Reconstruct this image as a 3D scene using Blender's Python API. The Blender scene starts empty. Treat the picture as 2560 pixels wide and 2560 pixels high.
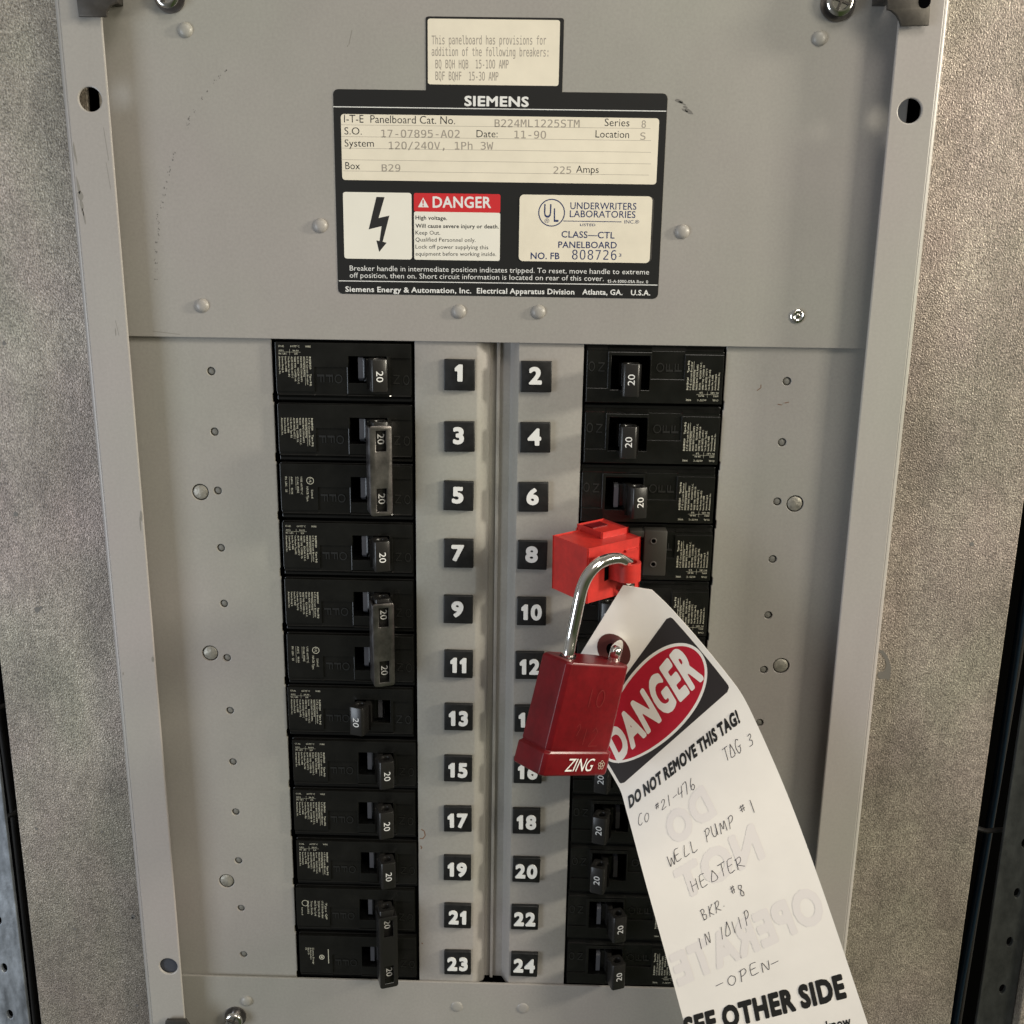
import bpy, bmesh, math, random, os
from math import sin, cos, pi, radians, sqrt
from mathutils import Vector, Matrix

random.seed(7)
SC = bpy.context.scene
COL = SC.collection
# ------------------------------------------------------------------ camera, world, lamps, exposure
# panel coordinates used all through: x right, y down, z into the panel, in millimetres
CAM_R = ((0.999684, -0.015331, 0.019902), (0.019706, 0.969911, -0.242662), (-0.015583, 0.242978, 0.969907))
CAM_C = (13.557, -48.169, -421.657)
FPX = 2563.7


def W(x, y, z):
    return Vector((x, z, -y)) * 0.001


def Wd(v):
    return Vector((v[0], v[2], -v[1]))


def at(px, py, z):
    """point of the panel space that the photograph shows at px,py and that lies at depth z"""
    v = ((px - 1280) / FPX, (py - 1280) / FPX, 1.0)
    d = [sum(CAM_R[k][i] * v[k] for k in range(3)) for i in range(3)]
    t = (z - CAM_C[2]) / d[2]
    return Vector((CAM_C[0] + t * d[0], CAM_C[1] + t * d[1], z))


cam = bpy.data.cameras.new('camera')
camo = bpy.data.objects.new('camera', cam)
COL.objects.link(camo)
cam.sensor_width = 36
cam.lens = 36 * FPX / 2560
cam.clip_start = 0.01
cam.clip_end = 50
rx, ry, rz = Wd(CAM_R[0]), Wd(CAM_R[1]), Wd(CAM_R[2])
m = Matrix((rx, -ry, -rz)).transposed().to_4x4()
m.translation = W(*CAM_C)
camo.matrix_world = m
SC.camera = camo

SC.view_settings.view_transform = 'Standard'
SC.view_settings.look = 'None'
SC.view_settings.exposure = 0.0
SC.view_settings.gamma = 1.0

world = bpy.data.worlds.new('World')
SC.world = world
world.use_nodes = True
wn, wl = world.node_tree.nodes, world.node_tree.links
wn.clear()
wo = wn.new('ShaderNodeOutputWorld')
bg = wn.new('ShaderNodeBackground')
tc = wn.new('ShaderNodeTexCoord')
sx = wn.new('ShaderNodeSeparateXYZ')
wl.new(tc.outputs['Generated'], sx.inputs[0])


def ramp(sock, stops):
    mp = wn.new('ShaderNodeMapRange')
    mp.inputs['From Min'].default_value = -1
    mp.inputs['From Max'].default_value = 1
    wl.new(sock, mp.inputs['Value'])
    cr = wn.new('ShaderNodeValToRGB')
    cr.color_ramp.interpolation = 'EASE'
    e = cr.color_ramp.elements
    e[0].position, e[0].color = stops[0][0], (*stops[0][1], 1)
    e[1].position, e[1].color = stops[-1][0], (*stops[-1][1], 1)
    for p, c in stops[1:-1]:
        a = e.new(p)
        a.color = (*c, 1)
    wl.new(mp.outputs[0], cr.inputs[0])
    return cr.outputs[0]


# a dim room: grey to the left, greenery outside to the right and below, paler ceiling
low = ramp(sx.outputs['X'], [(0.25, (0.115, 0.115, 0.108)), (0.5, (0.060, 0.060, 0.048)), (0.62, (0.030, 0.042, 0.014)), (0.9, (0.060, 0.066, 0.040))])
high = ramp(sx.outputs['X'], [(0.2, (0.22, 0.215, 0.205)), (0.5, (0.23, 0.205, 0.175)), (0.9, (0.19, 0.17, 0.14))])
mz = wn.new('ShaderNodeMapRange')
mz.inputs['From Min'].default_value = -0.15
mz.inputs['From Max'].default_value = 0.45
wl.new(sx.outputs['Z'], mz.inputs['Value'])
mxw = wn.new('ShaderNodeMix')
mxw.data_type = 'RGBA'
wl.new(mz.outputs[0], mxw.inputs[0])
wl.new(low, mxw.inputs[6])
wl.new(high, mxw.inputs[7])
wl.new(mxw.outputs[2], bg.inputs[0])
bg.inputs[1].default_value = 1.0
wl.new(bg.outputs[0], wo.inputs[0])


def area(name, loc, target, sx_, sy_, power, color):
    l = bpy.data.lights.new(name, 'AREA')
    l.shape = 'RECTANGLE'
    l.size, l.size_y = sx_, sy_
    l.energy = power
    l.color = color
    o = bpy.data.objects.new(name, l)
    COL.objects.link(o)
    o.location = loc
    o.rotation_euler = (Vector(target) - Vector(loc)).to_track_quat('-Z', 'Y').to_euler()
    return o


area('window_light_right', (1.05, -0.80, 0.30), (0, 0, -0.12), 0.30, 0.50, 7.6, (1.0, 0.92, 0.75))
area('low_sunlit_doorway', (1.22, -0.275, 0.33), (0, 0, -0.08), 0.10, 0.14, 13.0, (1.0, 0.93, 0.78))
area('window_light_left', (-0.95, -0.72, -0.22), (0, 0, -0.14), 0.42, 0.7, 6.4, (0.82, 0.90, 1.0))
area('room_light', (0.45, -1.05, 1.15), (0, 0, -0.1), 0.8, 0.5, 8.0, (1.0, 0.94, 0.85))

# ------------------------------------------------------------------ materials


def mat(name, color, rough=0.5, metal=0.0, bump=None, spec=None, var=None, coat=None, mottles=None):
    m = bpy.data.materials.new(name)
    m.use_nodes = True
    n, l = m.node_tree.nodes, m.node_tree.links
    p = n['Principled BSDF']
    p.inputs['Base Color'].default_value = (*color, 1)
    p.inputs['Roughness'].default_value = rough
    p.inputs['Metallic'].default_value = metal
    if spec is not None:
        p.inputs['Specular IOR Level'].default_value = spec
    if coat:
        p.inputs['Coat Weight'].default_value = coat
        p.inputs['Coat Roughness'].default_value = 0.15
    g = n.new('ShaderNodeNewGeometry')
    last = None
    for k, v in enumerate(var or ()):       # (scale, amount, stretch, detail, tint)
        t = n.new('ShaderNodeTexNoise')
        t.inputs['Scale'].default_value = v[0]
        t.inputs['Detail'].default_value = v[3] if len(v) > 3 else 3
        t.inputs['Roughness'].default_value = 0.6
        mm = n.new('ShaderNodeMapping')
        s = v[2] if len(v) > 2 else (1, 1, 1)
        mm.inputs['Scale'].default_value = s
        mm.inputs['Location'].default_value = (k * 1.7, k * 0.9, 3.1 * k)
        l.new(g.outputs['Position'], mm.inputs[0])
        l.new(mm.outputs[0], t.inputs['Vector'])
        r = n.new('ShaderNodeMapRange')
        r.inputs['From Min'].default_value = 0.3
        r.inputs['From Max'].default_value = 0.7
        r.inputs['To Min'].default_value = 1 - v[1]
        r.inputs['To Max'].default_value = 1 + v[1]
        l.new(t.outputs[0], r.inputs['Value'])
        x = n.new('ShaderNodeMix')
        x.data_type = 'RGBA'
        x.blend_type = 'MULTIPLY'
        x.inputs[0].default_value = 1
        if last is None:
            x.inputs[6].default_value = (*color, 1)
        else:
            l.new(last, x.inputs[6])
        if len(v) > 4:                      # tint: two colours mixed by the noise
            y = n.new('ShaderNodeMix')
            y.data_type = 'RGBA'
            r.inputs['To Min'].default_value = 0
            r.inputs['To Max'].default_value = 1
            r.clamp = True
            l.new(r.outputs[0], y.inputs[0])
            y.inputs[6].default_value = (*v[4][0], 1)
            y.inputs[7].default_value = (*v[4][1], 1)
            l.new(y.outputs[2], x.inputs[7])
        else:
            l.new(r.outputs[0], x.inputs[7])
        last = x.outputs[2]
    if last is not None:
        l.new(last, p.inputs['Base Color'])
    if bump:
        t = n.new('ShaderNodeTexNoise')
        t.inputs['Scale'].default_value = bump[0]
        t.inputs['Detail'].default_value = 3
        l.new(g.outputs['Position'], t.inputs['Vector'])
        b = n.new('ShaderNodeBump')
        b.inputs['Strength'].default_value = bump[1]
        b.inputs['Distance'].default_value = bump[2] if len(bump) > 2 else 0.0003
        l.new(t.outputs[0], b.inputs['Height'])
        l.new(b.outputs[0], p.inputs['Normal'])
    return m


M = {}
M['paint'] = mat('grey_enamel', (0.343, 0.328, 0.306), 0.36, bump=(1500, 0.10, 0.0001),
                 var=[(9, 0.5, (1, 1, 1), 2, ((1.0, 0.965, 0.985), (0.96, 0.995, 0.945))), (900, 0.05, (1, 1, 1), 2), (45, 0.03, (1, 1, 0.6), 4), (7, 0.05, (1, 1, 1), 4)])
M['rail'] = mat('rail_enamel', (0.385, 0.366, 0.345), 0.34, bump=(1500, 0.08, 0.0001),
                var=[(9, 0.5, (1, 1, 1), 2, ((1.0, 0.96, 0.985), (0.965, 0.995, 0.955))), (900, 0.04, (1, 1, 1), 2), (40, 0.03, (1, 1, 0.3), 4)])
M['galv'] = mat('galvanised_steel', (0.325, 0.29, 0.258), 0.42, 0.42, bump=(1600, 0.9, 0.0004),
                var=[(1650, 0.50, (1, 1, 0.6), 1), (520, 0.20, (1, 1, 0.7), 2), (90, 0.09, (2.0, 1, 0.4), 5), (28, 0.24, (1, 1, 0.6), 5), (9, 0.16, (1, 1, 0.6), 3), (14, 0.5, (1, 1, 0.7), 3, ((1.0, 0.92, 0.93), (0.95, 1.0, 0.89)))])
M['galv2'] = mat('spangled_steel', (0.30, 0.33, 0.37), 0.5, 0.5, bump=(300, 0.5, 0.0004),
                 var=[(220, 0.45, (1, 1, 0.35), 4), (40, 0.3, (1.6, 1, 0.5), 4)])
M['galv_shaded'] = mat('shaded_steel', (0.055, 0.058, 0.055), 0.5, 0.4, bump=(300, 0.5, 0.0004), var=[(200, 0.3, (1, 1, 0.5), 4)])  # shade on the right strut put into a darker steel colour
M['blk'] = mat('black_phenolic', (0.009, 0.009, 0.008), 0.20, bump=(2500, 0.10, 0.0001), var=[(120, 0.25, (1, 1, 1), 3)])
M['blk2'] = mat('black_moulding', (0.008, 0.008, 0.0075), 0.25, bump=(2500, 0.08, 0.0001))
M['handle'] = mat('handle_plastic', (0.019, 0.018, 0.017), 0.27, bump=(2500, 0.06, 0.0001))
M['rotor'] = mat('rotor_plastic', (0.085, 0.085, 0.095), 0.4)
M['void'] = mat('interior_shade', (0.002, 0.002, 0.002), 0.9, spec=0.0)  # near-black: shade of gutters and deep openings put into the colour
M['tile'] = mat('number_tile_black', (0.010, 0.010, 0.010), 0.42, var=[(300, 0.5, (1, 1, 1), 4)])
M['white'] = mat('white_paint', (0.78, 0.78, 0.76), 0.45)
M['ivory'] = mat('ivory_print', (0.55, 0.53, 0.42), 0.6)
M['emboss'] = mat('embossed_edge', (0.013, 0.013, 0.012), 0.45)
M['lab'] = mat('label_black', (0.014, 0.014, 0.014), 0.38)
M['cream'] = mat('label_cream', (0.80, 0.735, 0.60), 0.45, var=[(30, 0.05, (1, 1, 1), 4), (120, 0.03)])
M['cream2'] = mat('label_white', (0.82, 0.79, 0.70), 0.5, var=[(60, 0.02)])
M['red'] = mat('label_red', (0.60, 0.025, 0.03), 0.45)
M['ink'] = mat('black_ink', (0.016, 0.015, 0.015), 0.5)
M['type'] = mat('typed_ink', (0.34, 0.30, 0.25), 0.6)
M['navy'] = mat('navy_ink', (0.02, 0.035, 0.12), 0.5)
M['clamp'] = mat('dull_brown_black', (0.034, 0.031, 0.026), 0.45, bump=(900, 0.1))
M['eyelet'] = mat('eyelet_metal', (0.16, 0.15, 0.14), 0.4, 0.6)
M['chrome'] = mat('polished_steel', (0.90, 0.89, 0.86), 0.11, 1.0, bump=(400, 0.03, 0.0002))
M['tie'] = mat('brushed_tie', (0.23, 0.215, 0.21), 0.30, 0.9, bump=(900, 0.25, 0.0002), var=[(150, 0.45, (1, 1, 1), 4)])
M['bronze'] = mat('dark_steel_clip', (0.075, 0.068, 0.060), 0.45, 0.6, bump=(400, 0.2), var=[(150, 0.25)])
M['lred'] = mat('red_nylon', (0.50, 0.025, 0.018), 0.42, bump=(900, 0.18, 0.0001), var=[(120, 0.12), (500, 0.08)])
M['dred'] = mat('deep_red_body', (0.135, 0.004, 0.007), 0.33, bump=(700, 0.20, 0.0001), var=[(70, 0.22), (400, 0.12)], spec=0.4)
M['tag'] = mat('tag_card', (0.86, 0.815, 0.765), 0.42, bump=(60, 0.25, 0.0006), var=[(40, 0.03, (1, 1, 1), 4)])
M['ghost'] = mat('show_through', (0.80, 0.75, 0.725), 0.42)
M['pen'] = mat('ballpoint_ink', (0.055, 0.050, 0.062), 0.5)
M['tagred'] = mat('tag_red', (0.46, 0.012, 0.03), 0.42, var=[(500, 0.05)])
M['tagblk'] = mat('tag_black', (0.030, 0.025, 0.026), 0.45)
M['brown'] = mat('brown_patch', (0.085, 0.022, 0.020), 0.5)
M['scuff'] = mat('scuff_mark', (0.16, 0.152, 0.14), 0.6)
M['scuff2'] = mat('faint_rub', (0.24, 0.225, 0.20), 0.6)
M['slate'] = mat('slate_disc', (0.055, 0.06, 0.075), 0.5)
M['rust'] = mat('rust_mark', (0.18, 0.10, 0.06), 0.8)
M['cut'] = mat('cut_edge', (0.36, 0.36, 0.35), 0.5, 0.3)
M['blank'] = mat('knockout_metal', (0.33, 0.315, 0.27), 0.45, 0.4, bump=(700, 0.7, 0.0004), var=[(500, 0.22, (1, 1, 1), 3)])
M['dimple'] = mat('dimple_paint', (0.19, 0.185, 0.165), 0.5, bump=(700, 0.3, 0.0002))
M['cable'] = mat('blue_black_cable', (0.006, 0.016, 0.030), 0.35)
M['cable2'] = mat('grey_strap', (0.03, 0.028, 0.027), 0.5)
M['etch'] = mat('scratched_plastic', (0.21, 0.020, 0.020), 0.5)

# ------------------------------------------------------------------ mesh helpers


def tag(o, label=None, cat=None, group=None, kind=None):
    if label:
        o['label'] = label
    if cat:
        o['category'] = cat
    if group:
        o['group'] = group
    if kind:
        o['kind'] = kind
    return o


def thing(name, label, cat, loc=(0, 0, 0), group=None):
    o = bpy.data.objects.new(name, None)
    o.empty_display_size = 0.005
    COL.objects.link(o)
    o.location = W(*loc)
    o['mm'] = tuple(float(v) for v in loc)
    return tag(o, label, cat, group)


def mesh_obj(name, verts, faces, material, parent=None, smooth=False, local=False):
    """verts in panel millimetres (absolute unless local)"""
    me = bpy.data.meshes.new(name)
    off = (0, 0, 0)
    if parent is not None and not local:
        q = parent
        while q is not None:
            if 'mm' in q:
                off = q['mm']
                break
            q = q.parent
    me.from_pydata([W(v[0] - off[0], v[1] - off[1], v[2] - off[2]) for v in verts], [], faces)
    me.update()
    bm = bmesh.new()
    bm.from_mesh(me)
    bmesh.ops.remove_doubles(bm, verts=bm.verts, dist=1e-7)
    if any(len(f.edges) for f in bm.faces) and len(bm.faces) and not all(e.is_boundary for e in bm.edges):
        bmesh.ops.recalc_face_normals(bm, faces=bm.faces)
    bm.to_mesh(me)
    bm.free()
    me.materials.append(M[material])
    if smooth:
        for p in me.polygons:
            p.use_smooth = True
        try:
            me.set_sharp_from_angle(angle=radians(38))
        except Exception:
            pass
    o = bpy.data.objects.new(name, me)
    COL.objects.link(o)
    o.parent = parent
    return o


class MB:
    def __init__(s):
        s.v, s.f = [], []

    def add(s, v, f):
        k = len(s.v)
        s.v += [tuple(p) for p in v]
        s.f += [tuple(i + k for i in q) for q in f]
        return s

    def bm(s, b):
        b.verts.ensure_lookup_table()
        b.verts.index_update()
        s.add([v.co.copy() for v in b.verts], [[v.index for v in f.verts] for f in b.faces])
        b.free()
        return s

    def box(s, x0, x1, y0, y1, z0, z1, bev=0.0, seg=2):
        b = bmesh.new()
        bmesh.ops.create_cube(b, size=1)
        for v in b.verts:
            v.co = Vector(((x0 + x1) / 2 + v.co.x * (x1 - x0), (y0 + y1) / 2 + v.co.y * (y1 - y0), (z0 + z1) / 2 + v.co.z * (z1 - z0)))
        if bev:
            bmesh.ops.bevel(b, geom=b.edges[:], offset=bev, segments=seg, affect='EDGES', profile=0.5)
        return s.bm(b)

    def plate(s, outline, holes, z0, z1, bev=0.0, res=2):
        """flat sheet in xy with holes, from z0 (front) to z1 (back)"""
        s.add(*plate_geo(outline, holes, z0, z1, bev))
        return s

    def revolve(s, prof, c, n=24, axis='z'):
        v, f = [], []
        for (r, h) in prof:
            for k in range(n):
                t = 2 * pi * k / n
                if axis == 'z':
                    v.append((c[0] + r * cos(t), c[1] + r * sin(t), c[2] + h))
                else:
                    v.append((c[0] + r * cos(t), c[1] + h, c[2] + r * sin(t)))
        for i in range(len(prof) - 1):
            for k in range(n):
                k2 = (k + 1) % n
                f.append((i * n + k, i * n + k2, (i + 1) * n + k2, (i + 1) * n + k))
        f.append(tuple(range(n)))
        f.append(tuple(range((len(prof) - 1) * n, len(prof) * n))[::-1])
        return s.add(v, f)

    def tube(s, pts, r, n=14, cap=True):
        pts = [Vector(p) for p in pts]
        rings = []
        up = None
        for i, p in enumerate(pts):
            t = (pts[min(i + 1, len(pts) - 1)] - pts[max(i - 1, 0)]).normalized()
            if up is None:
                up = t.orthogonal().normalized()
            up = (up - t * up.dot(t)).normalized()
            sd = t.cross(up)
            rr = r if not callable(r) else r(i / (len(pts) - 1))
            rings.append([p + up * cos(2 * pi * k / n) * rr + sd * sin(2 * pi * k / n) * rr for k in range(n)])
        v = [q for g in rings for q in g]
        f = []
        for i in range(len(rings) - 1):
            for k in range(n):
                k2 = (k + 1) % n
                f.append((i * n + k, i * n + k2, (i + 1) * n + k2, (i + 1) * n + k))
        if cap:
            f.append(tuple(range(n)))
            f.append(tuple(range((len(rings) - 1) * n, len(rings) * n)))
        return s.add(v, f)

    def xform(s, fn):
        s.v = [tuple(fn(Vector(p))) for p in s.v]
        return s

    def build(s, name, material, parent=None, smooth=False, local=False):
        return mesh_obj(name, s.v, s.f, material, parent, smooth, local)


def plate_geo(outline, holes, z0, z1, bev=0.0):
    cu = bpy.data.curves.new('t', 'CURVE')
    cu.dimensions = '2D'
    cu.fill_mode = 'BOTH'
    for loop in [outline] + list(holes):
        sp = cu.splines.new('POLY')
        sp.points.add(len(loop) - 1)
        for p, c in zip(sp.points, loop):
            p.co = (c[0], c[1], 0, 1)
        sp.use_cyclic_u = True
    th = abs(z1 - z0)
    cu.extrude = th / 2 - bev
    if bev:
        cu.bevel_depth = bev
        cu.bevel_resolution = 1
        cu.offset = -bev
    o = bpy.data.objects.new('t', cu)
    me = bpy.data.meshes.new_from_object(o)
    zc = (z0 + z1) / 2
    v = [(p.co.x, p.co.y, p.co.z + zc) for p in me.vertices]
    f = [tuple(p.vertices) for p in me.polygons]
    bpy.data.objects.remove(o)
    bpy.data.curves.remove(cu)
    bpy.data.meshes.remove(me)
    return v, f


def rect(x0, x1, y0, y1, r=0.0, n=4):
    if r <= 0:
        return [(x0, y0), (x1, y0), (x1, y1), (x0, y1)]
    out = []
    for cx, cy, a0 in ((x1 - r, y0 + r, -90), (x1 - r, y1 - r, 0), (x0 + r, y1 - r, 90), (x0 + r, y0 + r, 180)):
        for k in range(n + 1):
            t = radians(a0 + 90 * k / n)
            out.append((cx + r * cos(t), cy + r * sin(t)))
    return out


def circ(cx, cy, r, n=20, ry=None):
    return [(cx + r * cos(2 * pi * k / n), cy + (ry or r) * sin(2 * pi * k / n)) for k in range(n)]


# ------------------------------------------------------------------ lettering
FD = os.path.join(bpy.utils.system_resource('DATAFILES') or '', 'fonts')
try:
    F_MONO = bpy.data.fonts.load(os.path.join(FD, 'DejaVuSansMono.woff2'))   # ships with Blender; falls back to the built-in face
except Exception:
    F_MONO = None
_gc, _tc = {}, {}


def raw_text(s, f, res):
    cu = bpy.data.curves.new('t', 'FONT')
    if f == 'mono' and F_MONO:
        cu.font = F_MONO
    cu.body = s
    cu.size = 1
    cu.resolution_u = res
    o = bpy.data.objects.new('t', cu)
    me = bpy.data.meshes.new_from_object(o)
    v = [(p.co.x, p.co.y) for p in me.vertices]
    fc = [tuple(p.vertices) for p in me.polygons]
    bpy.data.objects.remove(o)
    bpy.data.curves.remove(cu)
    bpy.data.meshes.remove(me)
    return v, fc


CAP = {k: max(p[1] for p in raw_text('H', k, 2)[0]) for k in ('sans', 'mono')}
ONE = ([(.20, 0), (.20, .70), (.04, .66), (.04, .80), (.24, 1.0), (.40, 1.0), (.40, 0)], [(0, 1, 5, 6), (1, 2, 3, 4, 5)])


def glyph(c, f, bold, res):
    key = (c, f, bold, res)
    if key in _gc:
        return _gc[key]
    cp = CAP[f]
    if c == ' ':
        w2, w1 = raw_text('HH', f, res)[0], raw_text('H H', f, res)[0]
        g = ([], [], (max(p[0] for p in w1) - max(p[0] for p in w2)) / cp)
    elif c == '1' and f == 'sans':
        v, fc = ONE
        g = (v, fc, 0.56)
        if bold > 0.001:
            g = (*embolden(*ONE, bold * .8), 0.56 + bold)
    else:
        v, fc = raw_text(c, f, res)
        adv = (max(p[0] for p in raw_text(c + c, f, res)[0]) - max(p[0] for p in v)) / cp
        v = [(p[0] / cp, p[1] / cp) for p in v]
        if bold > 0.001:
            v, fc = embolden(v, fc, bold)
            adv += bold * 1.1
        g = (v, fc, adv)
    _gc[key] = g
    return g


def embolden(v, fc, w, h=0.04):
    """grow a glyph evenly by w: distance to its triangles on a grid, contour at w"""
    import numpy as np
    V = np.array(v)
    tris = [(q[0], q[k], q[k + 1]) for q in fc for k in range(1, len(q) - 1)]
    T_ = np.array([[V[a], V[b], V[c]] for a, b, c in tris])
    x0, y0 = V.min(0) - w - 2 * h
    x1, y1 = V.max(0) + w + 2 * h
    nx, ny = int((x1 - x0) / h) + 2, int((y1 - y0) / h) + 2
    X, Y = np.meshgrid(x0 + h * np.arange(nx), y0 + h * np.arange(ny), indexing='ij')
    P_ = np.stack([X, Y], -1).reshape(-1, 1, 2)
    D = np.full(P_.shape[0], 9.0)
    ins = np.zeros(P_.shape[0], bool)
    sgs = []
    for k in range(3):
        A, B = T_[:, k], T_[:, (k + 1) % 3]
        e_ = B - A
        t = ((P_ - A) * e_).sum(-1) / np.maximum((e_ * e_).sum(-1), 1e-12)
        t = np.clip(t, 0, 1)[..., None]
        d = np.linalg.norm(P_ - (A + t * e_), axis=-1).min(1)
        D = np.minimum(D, d)
        pa = P_ - A
        sgs.append(e_[:, 0] * pa[..., 1] - e_[:, 1] * pa[..., 0])
    s3 = np.stack(sgs, -1)
    ins = ((s3 >= -1e-9).all(-1) | (s3 <= 1e-9).all(-1)).any(1)
    D[ins] = 0
    F = (w - D).reshape(nx, ny)
    F[np.abs(F) < 1e-6] = 1e-6
    out_v, out_f, idx = [], [], {}

    def node(i, j):
        k = ('n', i, j)
        if k not in idx:
            idx[k] = len(out_v)
            out_v.append((x0 + h * i, y0 + h * j))
        return idx[k]

    def cut(i, j, i2, j2):
        k = ('e',) + (min((i, j), (i2, j2)) + max((i, j), (i2, j2)))
        if k not in idx:
            a, b = F[i, j], F[i2, j2]
            t = a / (a - b)
            idx[k] = len(out_v)
            out_v.append((x0 + h * (i + (i2 - i) * t), y0 + h * (j + (j2 - j) * t)))
        return idx[k]
    for j in range(ny - 1):
        i = 0
        while i < nx - 1:
            c = ((i, j), (i + 1, j), (i + 1, j + 1), (i, j + 1))
            pos = [F[q] > 0 for q in c]
            if all(pos):
                i2 = i
                while i2 + 1 < nx - 1 and F[i2 + 2, j] > 0 and F[i2 + 2, j + 1] > 0:
                    i2 += 1
                out_f.append((node(i, j), node(i2 + 1, j), node(i2 + 1, j + 1), node(i, j + 1)))
                i = i2 + 1
                continue
            if any(pos):
                poly = []
                for k in range(4):
                    a, b = c[k], c[(k + 1) % 4]
                    if F[a] > 0:
                        poly.append(node(*a))
                    if (F[a] > 0) != (F[b] > 0):
                        poly.append(cut(*a, *b))
                if len(poly) > 2:
                    out_f.append(tuple(poly))
            i += 1
    return out_v, out_f


def text_geo(s, f='sans', bold=0.0, shear=0.0, res=3, space=1.0):
    """flat lettering, cap height 1, baseline y=0, x from 0; y up. returns verts, faces, width"""
    key = (s, f, bold, shear, res, space)
    if key in _tc:
        return _tc[key]
    V, Fc, x = [], [], 0.0
    for c in s:
        v, fc, adv = glyph(c, f, bold, res)
        k = len(V)
        V += [(p[0] + x + p[1] * shear, p[1]) for p in v]
        Fc += [tuple(i + k for i in q) for q in fc]
        x += adv * space
    x0, x1 = min(p[0] for p in V), max(p[0] for p in V)
    V = [(p[0] - x0, p[1]) for p in V]
    _tc[key] = (V, Fc, x1 - x0)
    return _tc[key]


def put_text(mb, s, A, B, cap, z, **k):
    """fit the string between baseline ends A and B (panel mm xy) at depth z, cap height in mm"""
    v, f, w = text_geo(s, **k)
    ax = Vector((B[0] - A[0], B[1] - A[1]))
    L = ax.length
    ax /= L
    up = Vector((ax.y, -ax.x))
    cap = cap / (1 + 2 * k.get('bold', 0))
    mb.add([(A[0] + ax.x * p[0] * L / w + up.x * p[1] * cap, A[1] + ax.y * p[0] * L / w + up.y * p[1] * cap, z) for p in v], f)


def line(mb, pts, w, z):
    pts = [Vector(p) for p in pts]
    for a, b in zip(pts[:-1], pts[1:]):
        d = (b - a).normalized() * (w / 2)
        n = Vector((-d.y, d.x))
        mb.add([(*(a + n), z), (*(b + n), z), (*(b - n), z), (*(a - n), z)], [(0, 1, 2, 3)])


# ------------------------------------------------------------------ the enclosure behind everything
box = thing('panel_enclosure', 'galvanised steel enclosure box with dark gutters either side of the grey panelboard', 'enclosure', (0, 80, 4))
for sgn, xo, xin in ((-1, 221.5, 161.6), (1, 222.5, 162.2)):
    b = MB()
    xs = sorted((sgn * xo, sgn * xin))
    b.box(xs[0], xs[1], -190, 400, 3.0, 5.0, 0.5)
    b.build('side_flange', 'galv', box)
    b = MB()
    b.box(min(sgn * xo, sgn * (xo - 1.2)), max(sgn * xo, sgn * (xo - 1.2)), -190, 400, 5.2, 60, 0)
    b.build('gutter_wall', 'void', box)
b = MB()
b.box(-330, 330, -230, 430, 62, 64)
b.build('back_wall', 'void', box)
# marks on the right flange
b = MB()
P = [(2193, 1627), (2206, 1625), (2217, 1637), (2224, 1655), (2228, 1670), (2226, 1688), (2222, 1703), (2216, 1697), (2200, 1698), (2193, 1690), (2196, 1680), (2210, 1678), (2216, 1663), (2212, 1648), (2203, 1634)]
b.plate([at(x, y, 2.95)[:2] for x, y in P], [], 2.9, 2.98)
b.build('worn_patch', 'scuff', box)
b = MB()
for (x, y, r) in ((10, 858, 5), (39, 1286, 6), (93, 1525, 7), (102, 1519, 4), (2430, 1360, 5), (333, 2292, 6), (330, 2296, 4), (187, 2322, 4), (343, 2514, 4), (192, 2343, 3), (255, 2080, 3), (92, 2072, 4)):
    p = at(x, y, 2.9)
    b.plate([(p.x + r * 0.2 * (0.7 + 0.5 * random.random()) * cos(t), p.y + r * .2 * (0.7 + .5 * random.random()) * sin(t)) for t in [k * pi / 4 for k in range(8)]], [], 2.9, 2.98)
tag(b.build('rust_specks', 'scuff', box), kind='stuff')

# perforated struts beyond the gutters
for sgn, x0, x1 in ((-1, 228.0, 262.0), (1, 235.2, 252.3)):
    lab = ('bluish spangled perforated steel strut past the dark gap at the left edge' if sgn < 0 else
           'dim grey perforated steel strut past the dark gap at the right edge')
    t = thing('perforated_strut', lab, 'strut', (sgn * x0, 200, 4), 'perforated struts beside the panelboard')
    holes = []
    ys = [at(10, 2420, 4), at(25, 2536, 4)] if sgn < 0 else [at(2545, 2233, 4), at(2525, 2354, 4), at(2504, 2473, 4)]
    base = ys[0].y
    pitch = (ys[-1].y - ys[0].y) / (len(ys) - 1)
    hx = sum(p.x for p in ys) / len(ys)
    for k in range(-12, 5):
        holes.append(circ(hx, base + k * pitch, 1.5, 12, 2.6))
    xs = sorted((sgn * x0, sgn * x1))
    b = MB()
    b.plate(rect(xs[0], xs[1], -150, 400), holes, 4.0, 6.0, 0.3)
    b.build('web', 'galv2' if sgn < 0 else 'galv_shaded', t)
    if sgn > 0:
        b = MB()
        b.box(252.6, 275, -150, 400, -1.0, 6, 0.6)
        b.build('flange_lip', 'galv', t)

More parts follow.
